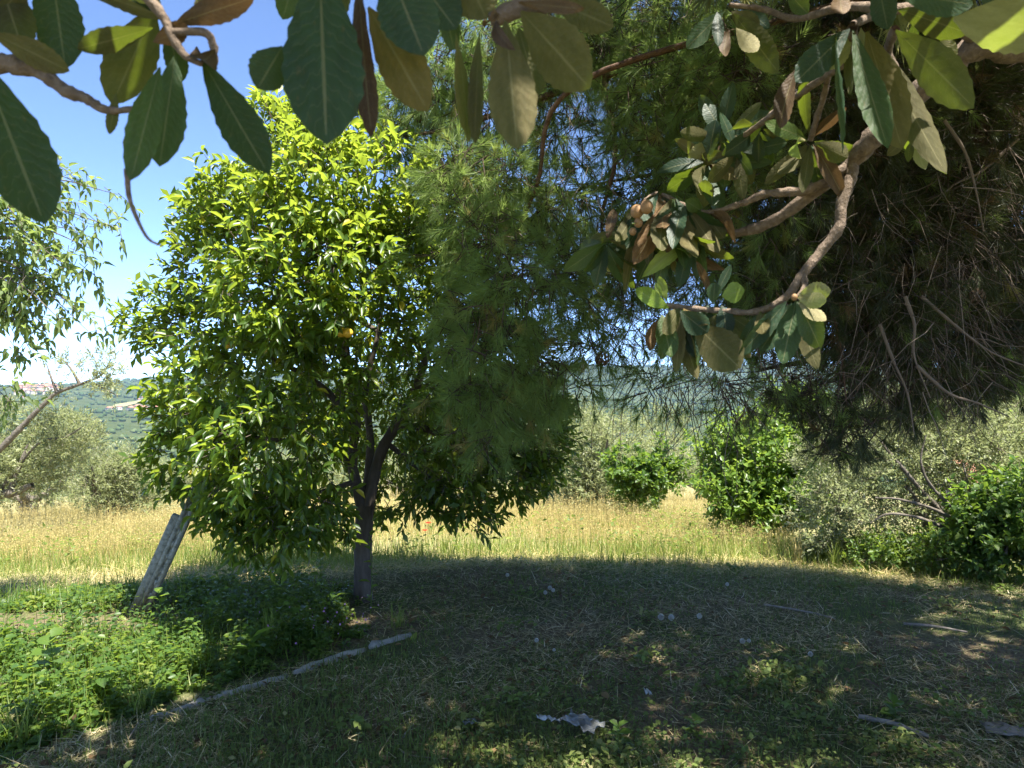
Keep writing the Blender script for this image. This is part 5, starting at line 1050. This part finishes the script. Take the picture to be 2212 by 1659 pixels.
# fallen leaves and seed heads
me_f = loquat_meshes(M['loquat_dead'], 3); me_g = loquat_meshes(M['loquat_bright'], 3)
for u, v, l, a, green, lab in ((1355, 1525, .05, .3, 0, 'small yellow brown fallen leaf in the middle of the clearing'), (950, 1565, .1, 2.2, 1, 'pale green fallen leaf below the peeled stick'), (1905, 1500, .09, .6, 0, 'curled brown fallen leaf behind the leafy corner weed'), (1465, 1465, .09, 1.4, 1, 'green fallen leaf out in the bare shade'), (900, 1375, .1, 2.9, 1, 'flat green fallen leaf beside the end of the kerb'), (1250, 1365, .04, 0, 0, 'small tan fallen leaf beyond the plastic'), (160, 1570, .06, .5, 0, 'small tan fallen leaf at the edge of the weeds')):
    c = G(u, v); o = bpy.data.objects.new('fallen_leaf', (me_g if green else me_f)[int(rng.integers(3))]); COL.objects.link(o); o.location = (c[0], c[1], c[2] + .03); o.rotation_euler = (rng.normal(0, .2), rng.normal(0, .2), a); o.scale = (l * .2, l, l)
    tag(o, lab, 'leaf', 'fallen leaves on the clearing')
T = np.array([[-.03, 0, 0], [.03, 0, 0], [.16, 1, 0], [-.16, 1, 0]], float); d = sphere_dirs(190) * 1.0
Vh, Fh = scatter(T, np.array([[0, 1, 2, 3]]), np.zeros((190, 3)), frames(d, rng.normal(0, 1, (190, 3))), np.full(190, 1.))
me_seed = make_mesh('seed_globe', Vh, list(Fh), M['fluff'])
V, F = tubes(np.array([[[0, 0, -1], [.05, 0, -.5], [0, 0, 0]]], float), np.array([[.06, .05, .05]]), 5); me_stalk = make_mesh('stalk', V, F, M['grass'], rnd=np.full(len(V), .7))
for u, v, r, lab in ((1428, 1333, .026, 'white fluffy seed head, first of the close pair in the clearing'), (1450, 1334, .026, 'white fluffy seed head, second of the close pair in the clearing'), (1511, 1331, .022, 'white fluffy seed head standing alone just past the close pair'), (1604, 1385, .02, 'white fluffy seed head in front of the long thin stick'), (1618, 1384, .015, 'smaller seed head touching the one before the long thin stick'),
                     (1751, 1413, .018, 'white seed head alone in the darkest grass'), (1159, 1383, .016, 'white seed head nearest the end of the kerb'), (1197, 1404, .012, 'tiny white seed head just beyond the kerb end one'), (1188, 1270, .02, 'white seed head on the mound at the shade edge'), (1195, 1275, .018, 'white seed head in front of the shade edge mound'), (1178, 1280, .018, 'pale seed head low on the shade edge mound'), (1096, 1242, .018, 'seed head on top of the shaded mound'), (1571, 1262, .018, 'seed head out at the sunny edge of the clearing')):
    c = G(u, v, .05); root = empty('dandelion', (c[0], c[1], float(ground_z(c[0], c[1])))); tag(root, lab, 'seed head', 'white seed heads in the clearing')
    o = bpy.data.objects.new('seed_globe', me_seed); COL.objects.link(o); o.parent = root; o.location = (0, 0, c[2] - root.location[2]); o.scale = (r * .8,) * 3
    s = bpy.data.objects.new('stalk', me_stalk); COL.objects.link(s); s.parent = root; s.location = (0, 0, c[2] - root.location[2]); s.scale = (.03, .03, .06)
def poppy(u, v, d, lab):
    p = P(u, v, d); z = float(ground_z(p[0], p[1])); root = empty('poppy', (p[0], p[1], z)); tag(root, lab, 'flower', 'poppies in the meadow')
    m = MB(); limb(m, [[p[0], p[1], z], [p[0] + .01, p[1], (z + p[2]) / 2], p], .003, .002, 5, 4, 0, rnd=.5); m.build('stem', M['grass'], root)
    for i in range(4):
        a = i * 1.57; R = frames(np.array([[math.cos(a), math.sin(a), .6]]), np.array([[0., 0, 1]])); V, Fq = scatter(FG[0], FG[1], p[None], R, np.array([[.03, .035, .035]])); build('petal', V, list(Fq), M['petal'], root, rnd=np.full(len(V), .5))
poppy(925, 1131, 8.3, 'larger red poppy in the meadow below the orange tree branches'); poppy(918, 1147, 8.1, 'smaller dark red poppy under the larger one')

# ------------------------------------------------------------------ haze
hz = MB(); V, F = box_vf((0, 0, 20), (10700, 10700, 340)); hz.add(V, F)
hm, hnt, hout = new_mat('haze_air'); pv = hnt.nodes.new('ShaderNodeVolumePrincipled'); pv.inputs['Color'].default_value = (.5, .74, 1, 1); pv.inputs['Density'].default_value = 1.1e-4; pv.inputs['Anisotropy'].default_value = .2
hnt.links.new(pv.outputs[0], hout.inputs['Volume'])
o = hz.build('haze', hm); tag(o, kind='stuff')
